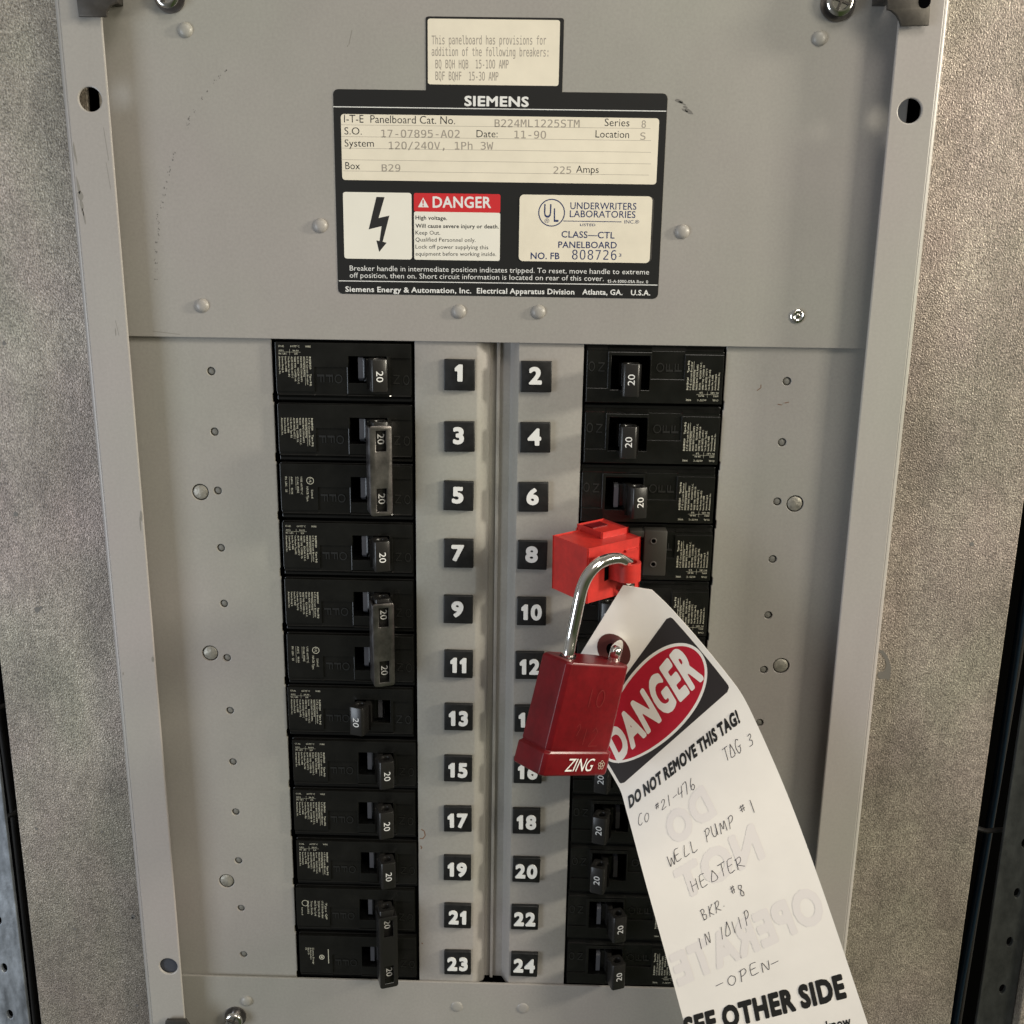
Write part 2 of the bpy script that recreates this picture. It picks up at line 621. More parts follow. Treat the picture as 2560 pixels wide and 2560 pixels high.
# cables in the dark gutters
for pts, mt, r, lab in (
        ([(238.5, 60, 24), (237.8, 120, 22), (237.5, 190, 22), (236.0, 240, 22), (234.0, 300, 22), (232, 400, 22)], 'cable', 1.8, 'blue-black cable running down inside the right-hand gutter'),
        ([(243, 60, 30), (243, 130, 30), (242, 200, 31), (240, 260, 30), (239, 330, 30), (238, 400, 30)], 'cable2', 2.0, 'dull black cable behind the blue one in the right-hand gutter'),
        ([(-239, 60, 28), (-238.5, 150, 28), (-237.5, 220, 29), (-237, 300, 28), (-238, 400, 28)], 'cable2', 2.0, 'black cable down inside the left-hand gutter')):
    t = MB()
    t.tube(pts, r, 10)
    tag(t.build('gutter_cable', mt, None, True), lab, 'cable', 'cables in the gutters')
for (x0, y0, x1, y1, lab) in ((222.0, 208, 240, 210, 'dark cable strap across the right-hand gutter'),
                             (-235, 160, -221, 155, 'thin strap across the left-hand gutter, the upper of two'),
                             (-235, 217, -221, 208, 'thin strap across the left-hand gutter, the lower of two')):
    t = MB()
    t.tube([(x0, y0, 14), ((x0 + x1) / 2, (y0 + y1) / 2 + .8, 12), (x1, y1, 14)], 1.2, 8)
    tag(t.build('cable_strap', 'cable2', None, True), lab, 'strap', 'cable straps in the gutters')

# ------------------------------------------------------------------ trim rails
RZ = -9.0


def rail(sgn, xi, xo, holes, lab):
    t = thing('trim_rail', lab, 'rail', (sgn * xi, 80, 0), 'grey trim rails either side of the cover')
    xs = sorted((sgn * xi, sgn * xo))
    b = MB()
    b.plate(rect(xs[0], xs[1], -175, 350), holes, RZ, RZ + 1.3, 0.5)
    if sgn < 0:
        b.xform(lambda q: Vector((q.x + 0.0085 * (q.y - 80), q.y, q.z)))
    b.build('face', 'rail', t)
    b = MB()                                  # outer edge rolled back towards the box
    n = 6
    prof = [(xo + 0.1, RZ + 0.2)] + [(xo + 1.9 * sin(k * pi / 2 / n), RZ + 2.1 - 1.9 * cos(k * pi / 2 / n)) for k in range(n + 1)] + [(xo + 1.9, 3.4)]
    v = []
    for (x, z) in prof:
        v += [(sgn * x, -175, z), (sgn * x, 350, z)]
    b.add(v, [(2 * i, 2 * i + 1, 2 * i + 3, 2 * i + 2) for i in range(len(prof) - 1)])
    if sgn < 0:
        b.xform(lambda q: Vector((q.x + 0.0085 * (q.y - 80), q.y, q.z)))
    b.build('rolled_edge', 'rail', t, True)
    return t


h1 = at(225, 248, RZ)
h2 = at(421, 2416, RZ)
h3 = at(2275, 277, RZ)
dd = [(h2.x + 4.4 * cos(radians(a)), h2.y + 4.0 * sin(radians(a))) for a in range(150, 391, 15)] + [(h2.x + 1.2, h2.y + 4.4), (h2.x - .3, h2.y + 4.4)]
r_l = rail(-1, 147.3, 163.1, [circ(h1.x + 1.55, h1.y, 4.4, 28), circ(h2.x - 1.7, h2.y, 4.2, 24)], 'grey painted trim rail left of the cover with two punched holes')
r_r = rail(1, 146.3, 162.8, [circ(h3.x, h3.y, 4.4, 28)], 'grey painted trim rail right of the cover with one hole near its top')
b = MB()
b.revolve([(4.6, 1.2), (4.6, 0.1), (4.2, 0), (0.01, 0)], (h2.x - 1.7 + 1.7, h2.y, RZ + 1.6), 24)
b.build('hole_disc', 'slate', r_l)  # dark slate disc added behind the lower punched hole
b = MB()                                      # dirty drips on the left rail
random.seed(3)
for (x, y, w, h) in ((188, 385, 2.5, 26), (196, 465, 3, 22), (201, 490, 6, 12), (204, 512, 4, 14), (211, 545, 2, 20), (207, 530, 2, 10)):
    p = at(x, y, RZ)
    b.plate([(p.x + w * .17 * (0.6 + .6 * random.random()) * cos(t) + 0.1 * sin(t) * h * .17, p.y + h * .17 * (.7 + .4 * random.random()) * sin(t)) for t in [k * pi / 5 for k in range(10)]], [], RZ - 0.03, RZ - 0.01)
b.build('dirt_mark', 'scuff2', r_l)
b = MB()
for (x, y, w, h) in ((262, 360, 1.2, 60), (268, 440, 1.0, 50), (290, 820, 1.0, 30)):
    p = at(x, y, RZ)
    line(b, [(p.x, p.y - h * .1), (p.x + .5, p.y), (p.x + 1.0, p.y + h * .1)], w * .17, RZ - 0.02)
b.build('drip_mark', 'scuff2', r_l)
b = MB()
for (x, y, w, h) in ((353, 1290, 3, 14), (351, 1310, 2, 20), (382, 1648, 3.5, 8), (308, 1684, 2, 4), (289, 830, 1, 10)):
    p = at(x, y, RZ)
    b.plate([(p.x + w * .17 * cos(t), p.y + h * .17 * sin(t)) for t in [k * pi / 4 for k in range(8)]], [], RZ - 0.03, RZ - 0.01)
b.build('stain', 'scuff2', r_l)

# ------------------------------------------------------------------ cover
cover = thing('panel_cover', 'grey enamelled dead-front cover framing two columns of black breakers', 'cover', (0, 80, 0))
PIT = 25.4
YT, YB = -13.5, 290.7
b = MB()
b.plate(rect(-156, 156, -200, YT), [], 0.0, 1.2, 0.25)
b.build('upper_plate', 'paint', cover)
b = MB()
b.plate(rect(-156, 156, YB, 380), [], 0.0, 1.2, 0.25)
b.build('lower_plate', 'paint', cover)
for sgn in (-1, 1):
    holes = [circ(sgn * 118.9, i * PIT + 0.4, 1.75, 16) for i in range(12)]
    bigs = [(126.4, 52.0), (126.3, 125.4)] + ([(125.0, 240.0)] if sgn < 0 else [(125.0, 240.0)])
    holes += [circ(sgn * x, y, 3.6, 24) for x, y in bigs]
    xs = sorted((sgn * 93.3, sgn * 156))
    out = []
    inner = xs[1] if sgn < 0 else xs[0]
    outer = xs[0] if sgn < 0 else xs[1]
    # inner edge nicked once per breaker
    edge = []
    for i in range(12):
        y = i * PIT
        for (dy, dx) in ((-12.0, 0), (8.6, 0), (9.4, -0.45), (12.6, -0.45), (13.0, 0)):
            edge.append((inner - sgn * (dx), y + dy))
    edge = [(inner, YT - 2)] + edge[:-1] + [(inner, YB + 2)]
    out = edge + [(outer, YB + 2), (outer, YT - 2)]
    b = MB()
    b.plate(out, holes, 2.1, 3.3, 0.25)
    b.build('side_plate', 'paint', cover)
    for i in range(12):
        b = MB()
        b.revolve([(1.85, 1.9), (1.5, 1.0), (1.2, 0.8), (0.01, 0.75)], (sgn * 118.9, i * PIT + 0.4, 2.1), 14)
        b.build('pin_knockout', 'dimple', cover, True)
    for x, y in bigs:
        b = MB()
        b.revolve([(3.7, 1.7), (3.15, 1.1), (3.05, 0.5), (2.8, 0.3), (0.01, 0.25)], (sgn * x, y, 2.1), 24)
        b.build('round_knockout', 'blank', cover, True)
# number strip with its folded groove
prof = [(-34.2, 2.6), (-34.2, 1.6), (-33.9, 1.5), (-9.0, 1.5), (-8.2, 1.7), (-3.7, 5.2), (-3.3, 6.6), (-3.2, 8.5), (-0.7, 8.5), (-0.6, 7.2), (0.0, 7.0), (0.7, 7.2), (0.8, 8.5),
        (5.0, 8.3), (6.0, 6.4), (7.9, 2.2), (8.7, 1.5), (34.8, 1.5), (35.1, 1.6), (35.1, 2.6)]
v = []
for (x, z) in prof:
    v += [(x, YT - 2, z), (x, YB + 2, z)]
b = MB()
b.add(v, [(2 * i, 2 * i + 1, 2 * i + 3, 2 * i + 2) for i in range(len(prof) - 1)])
b.build('number_strip', 'paint', cover, True)
# rivets
for (x, y) in ((462, 74), (800, 564), (504, 764), (1147, 779), (1346, 780), (1706, 579), (2050, 95), (616, 2504), (1142, 2519), (1307, 2523)):
    p = at(x, y, -0.6)
    flat = y > 2500 and x > 1000
    b = MB()
    R_ = 2.75
    hh = 0.5 if flat else 1.5
    b.revolve([(R_ + 0.15, 0.05), (R_, -0.25 * hh), (R_ * .85, -0.62 * hh), (R_ * .6, -0.87 * hh), (R_ * .3, -hh), (0.01, -hh * 1.02)], (p.x, p.y, 0), 24)
    b.build('rivet', 'paint', cover, True)
p = at(1994, 790, -0.6)
b = MB()
b.revolve([(2.9, 0.05), (2.8, -0.7), (2.3, -1.1), (2.0, -1.15), (1.5, -0.75), (0.9, -0.7), (0.5, -1.3), (0.01, -1.4)], (p.x, p.y, 0), 24)
b.build('bare_rivet', 'chrome', cover, True)
# scratches and scuffs
b = MB()
random.seed(11)
pts = [(1215, 375), (1180, 412), (1155, 437), (1112, 485), (1080, 530), (1042, 595), (1015, 632), (1010, 655), (1008, 678), (935, 822), (932, 850), (912, 905), (908, 930), (895, 978), (888, 1015), (882, 1045), (870, 1080), (868, 1108), (845, 1142), (842, 1170), (846, 1195), (852, 1235), (848, 1265), (842, 1292), (838, 1345), (842, 1352), (835, 1400), (838, 1415), (838, 1450), (835, 1503)]
for (x, y) in pts:
    for k in range(3):
        p = at((x + random.uniform(-8, 8)) / 2.1467, (y + random.uniform(-10, 10)) / 2.1467, 0)
        w = random.uniform(0.10, 0.26)
        b.plate([(p.x + w * cos(t) * random.uniform(.5, 1.3), p.y + w * 1.4 * sin(t) * random.uniform(.6, 1.3)) for t in [j * pi / 3 for j in range(6)]], [], -0.03, -0.01)
b.build('chipped_scratch', 'scuff', cover)
b = MB()
for (x, y, w, h, sk) in ((1697, 253, 12, 5, 3), (1706, 258, 10, 2.5, 4), (1714, 268, 7, 3, 2), (1721, 279, 14, 6, 4), (1712, 276, 8, 3, 3)):
    p = at(x, y, 0)
    b.plate([(p.x + w * .16 * cos(t) * random.uniform(.6, 1.1), p.y + sk * .16 * cos(t) + h * .16 * sin(t) * random.uniform(.6, 1.1)) for t in [j * pi / 6 for j in range(12)]], [], -0.03, -0.01)
b.build('black_scuff', 'scuff', cover)
b = MB()
for A, B_ in (((872, 112), (880, 75)), ((868, 117), (870, 113)), ((383, 828), (450, 836)), ((1955, 1012), (1960, 1006))):
    p, q = at(*A, 0), at(*B_, 0)
    line(b, [(p.x, p.y), (q.x, q.y)], 0.3, -0.02)
b.build('light_scratch', 'scuff2', cover)
b = MB()
for A, B_ in (((1893, 977), (1903, 970)), ((1903, 970), (1903, 962)), ((1945, 1011), (1955, 1013)), ((1962, 1008), (1973, 1006))):
    p, q = at(*A, 1.5), at(*B_, 1.5)
    line(b, [(p.x, p.y), (q.x, q.y)], 0.35, 2.06)
for seq in ([(1053, 2073), (1061, 2078), (1063, 2089), (1057, 2097), (1049, 2096)], [(1051, 2114), (1055, 2119), (1052, 2122)], [(1054, 2357), (1057, 2360)]):
    q = [at(x, y, 1.5) for x, y in seq]
    line(b, [(p.x, p.y) for p in q], 0.5, 1.46)
b.build('pen_squiggle', 'rust', cover)


# ------------------------------------------------------------------ nameplate
def lp(x, y):                                  # reads the enlarged label drawing (origin 800,0; 2.1467 per pixel)
    p = at(800 + x / 2.1467, y / 2.1467, 0)
    return (p.x, p.y)


SCL = 0.96 / 2.1467 / 6.02


def quad(x0, y0, x1, y1, r, z0, z1, mb):
    """world-aligned rounded rectangle through two drawing corners; a small turn follows the drawing"""
    a, c = lp(x0, y0), lp(x1, y1)
    mb.plate(rect(a[0], c[0], a[1], c[1], r, 5), [], z0, z1)


np_ = thing('nameplate_label', 'black and cream manufacturer nameplate sticker with danger panel on the upper cover', 'label', (0, -70, 0))
b = MB()
a, c = lp(75, 478), lp(1808, 1604)
t0, t1 = lp(567, 88), lp(1300, 490)
X0, X1, Y0, Y1 = -64.8, 64.0, a[1], c[1]
rr = 1.9
out = [(t0[0], Y0), (t0[0], t0[1] + 1)] + [(t0[0] + 1 - cos(radians(k)), t0[1] + 1 - sin(radians(k))) for k in (30, 60, 90)] + \
      [(t1[0] - 1 + sin(radians(k)), t0[1] + 1 - cos(radians(k))) for k in (0, 30, 60, 90)] + [(t1[0], Y0)] + \
      [(X1 - rr + rr * sin(radians(k)), Y0 + rr - rr * cos(radians(k))) for k in (0, 30, 60, 90)] + \
      [(X1 - rr + rr * cos(radians(k)), Y1 - rr + rr * sin(radians(k))) for k in (0, 30, 60, 90)] + \
      [(X0 + rr - rr * sin(radians(k)), Y1 - rr + rr * cos(radians(k))) for k in (0, 30, 60, 90)] + \
      [(X0 + rr - rr * cos(radians(k)), Y0 + rr - rr * sin(radians(k))) for k in (0, 30, 60, 90)]
b.plate(out, [], -0.15, 0.0)
b.build('backing', 'lab', np_)
b = MB()
quad(578, 100, 1280, 462, 0.9, -0.22, -0.15, b)
b.build('note_field', 'cream', np_)
b = MB()
a, c = lp(112, 612), lp(1775, 990)
b.plate(rect(-62.0, 61.2, a[1], c[1], 1.2), [], -0.22, -0.15)
b.build('data_field', 'cream', np_)
FY = (a[1], c[1])
b = MB()
a, c = lp(125, 1030), lp(494, 1393)
b.plate(rect(-61.9, c[0], a[1], c[1], 1.0), [], -0.22, -0.15)
dy0, dy1 = a[1], c[1]
b.build('bolt_field', 'cream2', np_)
x0, x1 = lp(505, 1200)[0], lp(967, 1200)[0]
yr = lp(740, 1139)[1]
b = MB()
b.plate(rect(x0, x1, dy0, yr - 0.01, 0.7), [], -0.22, -0.15)
b.build('danger_header', 'red', np_)
b = MB()
b.plate(rect(x0, x1, yr, dy1, 0.7), [], -0.22, -0.15)
b.build('danger_text_field', 'cream2', np_)
b = MB()
a, c = lp(1072, 1044), lp(1768, 1412)
b.plate(rect(a[0], c[0], a[1], c[1], 1.7, 6), [], -0.36, -0.22)
st = b.build('listing_sticker', 'cream', np_)
b = MB()
b.plate(rect(a[0] + 0.6, c[0] + 0.75, a[1] + .2, c[1] - .2, 1.7, 6), [], -0.215, -0.15)
b.build('sticker_underlay', 'tie', np_)
Z = -0.235
wh, bk, ty, nv = MB(), MB(), MB(), MB()


def T(mb, s, x0, y0, x1, y1, cap, z=Z, **k):
    put_text(mb, s, lp(x0, y0), lp(x1, y1), cap * SCL, z, **k)


ZB = -0.165
T(wh, 'SIEMENS', 775, 567, 1120, 572, 50, ZB, bold=0.05)
line(wh, [lp(72, 573), lp(1858, 597)], 0.32, ZB)
line(wh, [lp(101, 1507), lp(1811, 1530)], 0.32, ZB)
T(wh, 'Breaker handle in intermediate position indicates tripped. To reset, move handle to extreme', 160, 1452, 1765, 1473, 27, ZB, bold=0.005, res=2)
T(wh, 'off position, then on. Short circuit information is located on rear of this cover.', 160, 1490, 1522, 1508, 27, ZB, bold=0.005, res=2)
T(wh, '15-A-1000-01A Rev. 0', 1543, 1517, 1760, 1521, 16, ZB, bold=0.01, res=2)
T(wh, 'Siemens Energy & Automation, Inc.', 137, 1565, 812, 1574, 29, ZB, bold=0.03, res=2)
T(wh, 'Electrical Apparatus Division', 842, 1574, 1365, 1580, 29, ZB, bold=0.03, res=2)
T(wh, 'Atlanta, GA.', 1408, 1580, 1623, 1583, 29, ZB, bold=0.03, res=2)
T(wh, 'U.S.A.', 1668, 1584, 1772, 1585, 29, ZB, bold=0.03, res=2)
T(wh, 'DANGER', 605, 1113, 918, 1115, 58, bold=0.035)
tri = MB()
wh.plate([lp(526, 1112), lp(584, 1113), lp(554, 1060)], [], Z - .01, Z)
wh.build('white_lettering', 'white', np_)
T(tri, '!', 550, 1107, 558, 1107, 34, Z - .02, bold=0.04)
tri.build('warning_mark', 'red', np_)
for (s, x0, y0, x1, y1, cp) in (("I-T-E  Panelboard Cat. No.", 130, 657, 725, 667, 38), ('Series', 1527, 677, 1660, 679, 37), ('S.O.', 132, 722, 225, 723, 36), ('Date:', 840, 737, 953, 738, 36),
                                ('Location', 1478, 738, 1658, 741, 36), ('System', 133, 787, 290, 788, 36), ('Box', 137, 908, 215, 909, 36), ('Amps', 1375, 927, 1495, 929, 36)):
    T(bk, s, x0, y0, x1, y1, cp, bold=0.004)
for (s, y, x1, yb, bo) in (('High voltage.', 1178, 682, 1181, .03), ('Will cause severe injury or death.', 1222, 960, 1226, .03), ('Keep Out.', 1259, 645, 1260, 0.008),
                           ('Qualified Personnel only.', 1296, 835, 1299, .008), ('Lock off power supplying this', 1334, 903, 1338, .008), ('equipment before working inside.', 1372, 945, 1374, .008)):
    T(bk, s, 513, y, x1, yb, 21, bold=bo, res=2)
bk.build('black_lettering', 'ink', np_)
bk = MB()
bk.plate([lp(*p) for p in ((303, 1057), (347, 1058), (315, 1170), (373, 1157), (337, 1297), (358, 1303), (318, 1352), (303, 1290), (320, 1294), (331, 1214), (262, 1231))], [], Z - .01, Z)
bk.build('bolt_symbol', 'ink', np_)
for (x0, y0, x1, y1) in ((113, 670, 1773, 690), (115, 733, 1776, 755), (113, 795, 1776, 818), (114, 857, 1775, 880), (125, 917, 1765, 940)):
    line(ty, [lp(x0, y0), lp(x1, y1)], 0.13, Z)
for (s, x0, y0, x1, y1, cp) in (('B224ML1225STM', 937, 682, 1393, 684, 38), ('8', 1725, 686, 1748, 686, 36), ('17-07895-A02', 330, 737, 750, 739, 38), ('11-90', 1043, 742, 1213, 744, 38), ('S', 1718, 750, 1746, 750, 36),
                                ('120/240V, 1Ph 3W', 370, 801, 930, 803, 38), ('B29', 332, 920, 432, 920, 36), ('225', 1253, 932, 1348, 932, 36),
                                ('This panelboard has provisions for', 600, 238, 1213, 240, 42), ('addition of the following breakers:', 600, 300, 1225, 304, 42),
                                ('BQ BQH HQB  15-100 AMP', 620, 367, 1012, 368, 42), ('BQF BQHF  15-30 AMP', 620, 430, 957, 433, 42)):
    T(ty, s.replace('0', 'O'), x0, y0, x1, y1, cp, f='mono', bold=0.012)
ty.build('typed_lettering', 'type', np_)
ZS = -0.375
cc = lp(1243, 1142)
cr_ = 71 * SCL
nv.plate(circ(*cc, cr_, 36), [circ(*cc, cr_ - 0.42, 36)], ZS - .01, ZS)
T(nv, 'U', 1201, 1167, 1240, 1168, 70, ZS, bold=0.015)
T(nv, 'L', 1254, 1190, 1280, 1190, 70, ZS, bold=0.015)
T(nv, '®', 1205, 1197, 1230, 1197, 22, ZS)
for (s, x0, y0, x1, y1, cp, bo) in (('UNDERWRITERS', 1343, 1122, 1697, 1126, 35, .012), ('LABORATORIES', 1340, 1165, 1692, 1170, 35, .012), ('INC.®', 1633, 1200, 1712, 1200, 18, .008),
                                    ('LISTED', 1395, 1213, 1478, 1214, 13, .02), ('CLASS—CTL', 1295, 1274, 1580, 1280, 34, .02), ('PANELBOARD', 1278, 1330, 1592, 1333, 34, .02), ('NO. FB', 1130, 1390, 1285, 1391, 35, .025)):
    T(nv, s, x0, y0, x1, y1, cp, ZS, bold=bo)
T(nv, '8O8726', 1352, 1392, 1590, 1395, 50, ZS, f='mono', space=1.1)
T(nv, '³', 1603, 1392, 1617, 1392, 30, ZS)
line(nv, [lp(1305, 1186), lp(1618, 1191)], 0.3, ZS)
nv.build('blue_lettering', 'navy', np_)

# ------------------------------------------------------------------ clips and screws
for side, pts, notch in (('left', [(188, -30), (193, 0), (198, 42), (268, 43), (268, 30), (277, 15), (295, 5), (302, -30)], None),
                         ('right', [(2335, -30), (2318, -8), (2325, 18), (2321, 64), (2252, 66), (2247, 52), (2240, 39), (2226, 27), (2217, 25), (2217, -30)], None)):
    t = thing('retaining_clip', 'dark steel retaining clip gripping the top of the %s trim rail' % side, 'clip', tuple(at(pts[1][0], pts[1][1], RZ)), 'dark steel retaining clips')
    b = MB()
    b.plate([at(x, y, RZ - 2.2)[:2] for x, y in pts], [], RZ - 3.0, RZ - 1.4, 0.3)
    b.build('clip_plate', 'bronze', t, True)
    b = MB()
    p = at(pts[3][0] if side == 'left' else pts[-1][0], -20, RZ)
    b.box(p.x - 2.5, p.x + 2.5, p.y - 10, p.y + 3, RZ - 1.3, -0.2, 0.3)
    b.build('clip_leg', 'bronze', t, True)
    if side == 'right':
        b = MB()
        q = at(2312, 4, RZ - 3.2)
        b.revolve([(2.2, 0), (2.2, -0.15), (0.01, -0.16)], (q.x, q.y, RZ - 3.0), 20)
        b.build('clip_hole', 'void', t)
t = thing('retaining_clip', 'dark steel clip at the foot of the left trim rail, bottom edge of the photo', 'clip', tuple(at(450, 2556, RZ)), 'dark steel retaining clips')
b = MB()
b.plate([at(x, y, RZ - 2.2)[:2] for x, y in ((414, 2552), (418, 2548), (466, 2548), (470, 2556), (500, 2600), (500, 2650), (414, 2650))], [], RZ - 3, RZ - 1.4, 0.3)
b.build('clip_plate', 'bronze', t, True)


def screw(px, py, r, lab, ang, z=-4.5):
    p = at(px, py, z)
    t = thing('cover_screw', lab, 'screw', (p.x, p.y, 0), 'bright cover screws')
    b = MB()
    b.revolve([(r * .6, 0), (r * .6, z + 1.2), (r, z + 1.2), (r, z + 0.4), (r * .93, z), (r * .78, z - .35), (r * .62, z - .35), (r * .55, z + .1), (0.01, z + .15)], (p.x, p.y, 0), 28)
    b.build('screw_head', 'chrome', t, True)
    b = MB()
    b.box(-r * .75, r * .75, -0.45, 0.45, z - .5, z + .05, .1)
    b.box(-0.45, 0.45, -r * .75, r * .75, z - .45, z + .05, .1)
    b.xform(lambda v: Vector((p.x + v.x * cos(ang) - v.y * sin(ang), p.y + v.x * sin(ang) + v.y * cos(ang), v.z)))
    b.build('cross_recess', 'bronze', t)
    b = MB()
    b.revolve([(r * 1.25, 0), (r * 1.25, -0.8), (r * .5, -0.85)], (p.x, p.y, 0), 28)
    b.build('washer', 'tie', t, True)


screw(415, -14, 4.6, 'bright cover screw cut by the top edge, left side', 0.6)
screw(2103, 2, 5.2, 'bright cross-head cover screw near the top right clip', 1.9)
screw(583, 2556, 4.2, 'bright cross-head cover screw at the lower left', 0.4)

# ------------------------------------------------------------------ number tiles
TX = 15.84
TILE = {1: 'black tile with a lone slim white numeral one, top of the left number column', 2: 'black tile reading two, top of the right number column',
        3: 'black tile reading three, level with the first metal handle sleeve\'s upper end', 4: 'black tile reading four, above the tile reading six',
        5: 'black tile reading five, level with the first metal handle sleeve\'s lower end', 6: 'black tile reading six, last one above the red lockout',
        7: 'black tile reading seven, between the two metal handle sleeves', 8: 'black tile reading eight, touching the left side of the red lockout',
        9: 'black tile reading nine, level with the second metal handle sleeve\'s upper end', 10: 'black tile reading ten, left of the shackle\'s straight leg',
        11: 'black tile reading eleven, level with the second metal handle sleeve\'s lower end', 12: 'black tile reading twelve, its right edge behind the padlock shoulder',
        13: 'black tile reading thirteen, beside the breaker thrown to off', 14: 'black tile mostly hidden by the padlock, only its first digit showing',
        15: 'black tile reading fifteen, left of the padlock\'s foot', 16: 'black tile reading sixteen, peeping out beneath the padlock',
        17: 'black tile reading seventeen, next to a small brown squiggle', 18: 'black tile reading eighteen, first one clear below the padlock',
        19: 'black tile reading nineteen, above the black-tied breaker pair', 20: 'black tile reading twenty in the right number column',
        21: 'black tile reading twenty-one, level with the black sleeve\'s upper end', 22: 'black tile reading twenty-two, last but one of the right number column',
        23: 'black tile reading twenty-three, bottom of the left number column', 24: 'black tile reading twenty-four, bottom of the right number column'}
for n in range(1, 25):
    i = (n - 1) // 2
    cx = -TX if n % 2 else TX
    t = thing('number_tile', TILE[n], 'number tile', (cx, i * PIT, 1.5), 'numbered black tiles beside the breakers')
    jx, jy = random.uniform(-.2, .2), random.uniform(-.15, .15)
    b = MB()
    b.box(cx - 6.4 + jx, cx + 6.4 + jx, i * PIT - 6.4 + jy, i * PIT + 6.4 + jy, -0.6, 1.5, 0.45, 3)
    b.build('tile_body', 'tile', t, True)
    s = str(n)
    b = MB()
    v, f, w = text_geo(s, bold=0.066, res=4, space=1.08 if n > 9 else 1)
    H = 6.3
    off = -1.0 if n == 1 else (-0.4 if n < 10 else 0.3)
    wd = w * H * (1.10 if n < 10 else 0.98)
    x0 = cx + jx - wd / 2 + (-0.3 if n < 10 else 0.0)
    # extruded digits: front, side walls
    fr = [(x0 + p[0] / w * wd, i * PIT + off + H / 2 - p[1] * H, -1.15) for p in v]
    bkv = [(q[0], q[1], -0.55) for q in fr]
    ed = {}
    for q in f:
        for k in range(len(q)):
            a_, b_ = q[k], q[(k + 1) % len(q)]
            ed.setdefault((min(a_, b_), max(a_, b_)), []).append((a_, b_))
    side = [(a_, b_, b_ + len(fr), a_ + len(fr)) for kk, ee in ed.items() if len(ee) == 1 for (a_, b_) in ee]
    b.add(fr + bkv, list(f) + side)
    b.build('numeral', 'white', t)
    t.rotation_euler = (0, radians(random.uniform(-0.9, 0.9)), 0)

# ------------------------------------------------------------------ breakers
BC = 63.6
WX0, WX1, WY0, WY1 = 2.0, 18.0, -7.0, 4.2
PIV = (10.0, 9.0)


def put_v(mb, s, x, y0, y1, cap, z, **k):      # string reading downwards, cap tops pointing +x
    put_text(mb, s, (x, y0), (x, y1), cap, z, **k)


def tilt(v, ang, dy=0.0):
    """turn the handle about its pivot: +ang leans to +x"""
    x, z = v.x, v.z
    return Vector((PIV[0] + x * cos(ang) - z * sin(ang), v.y + dy, PIV[1] + x * sin(ang) + z * cos(ang)))


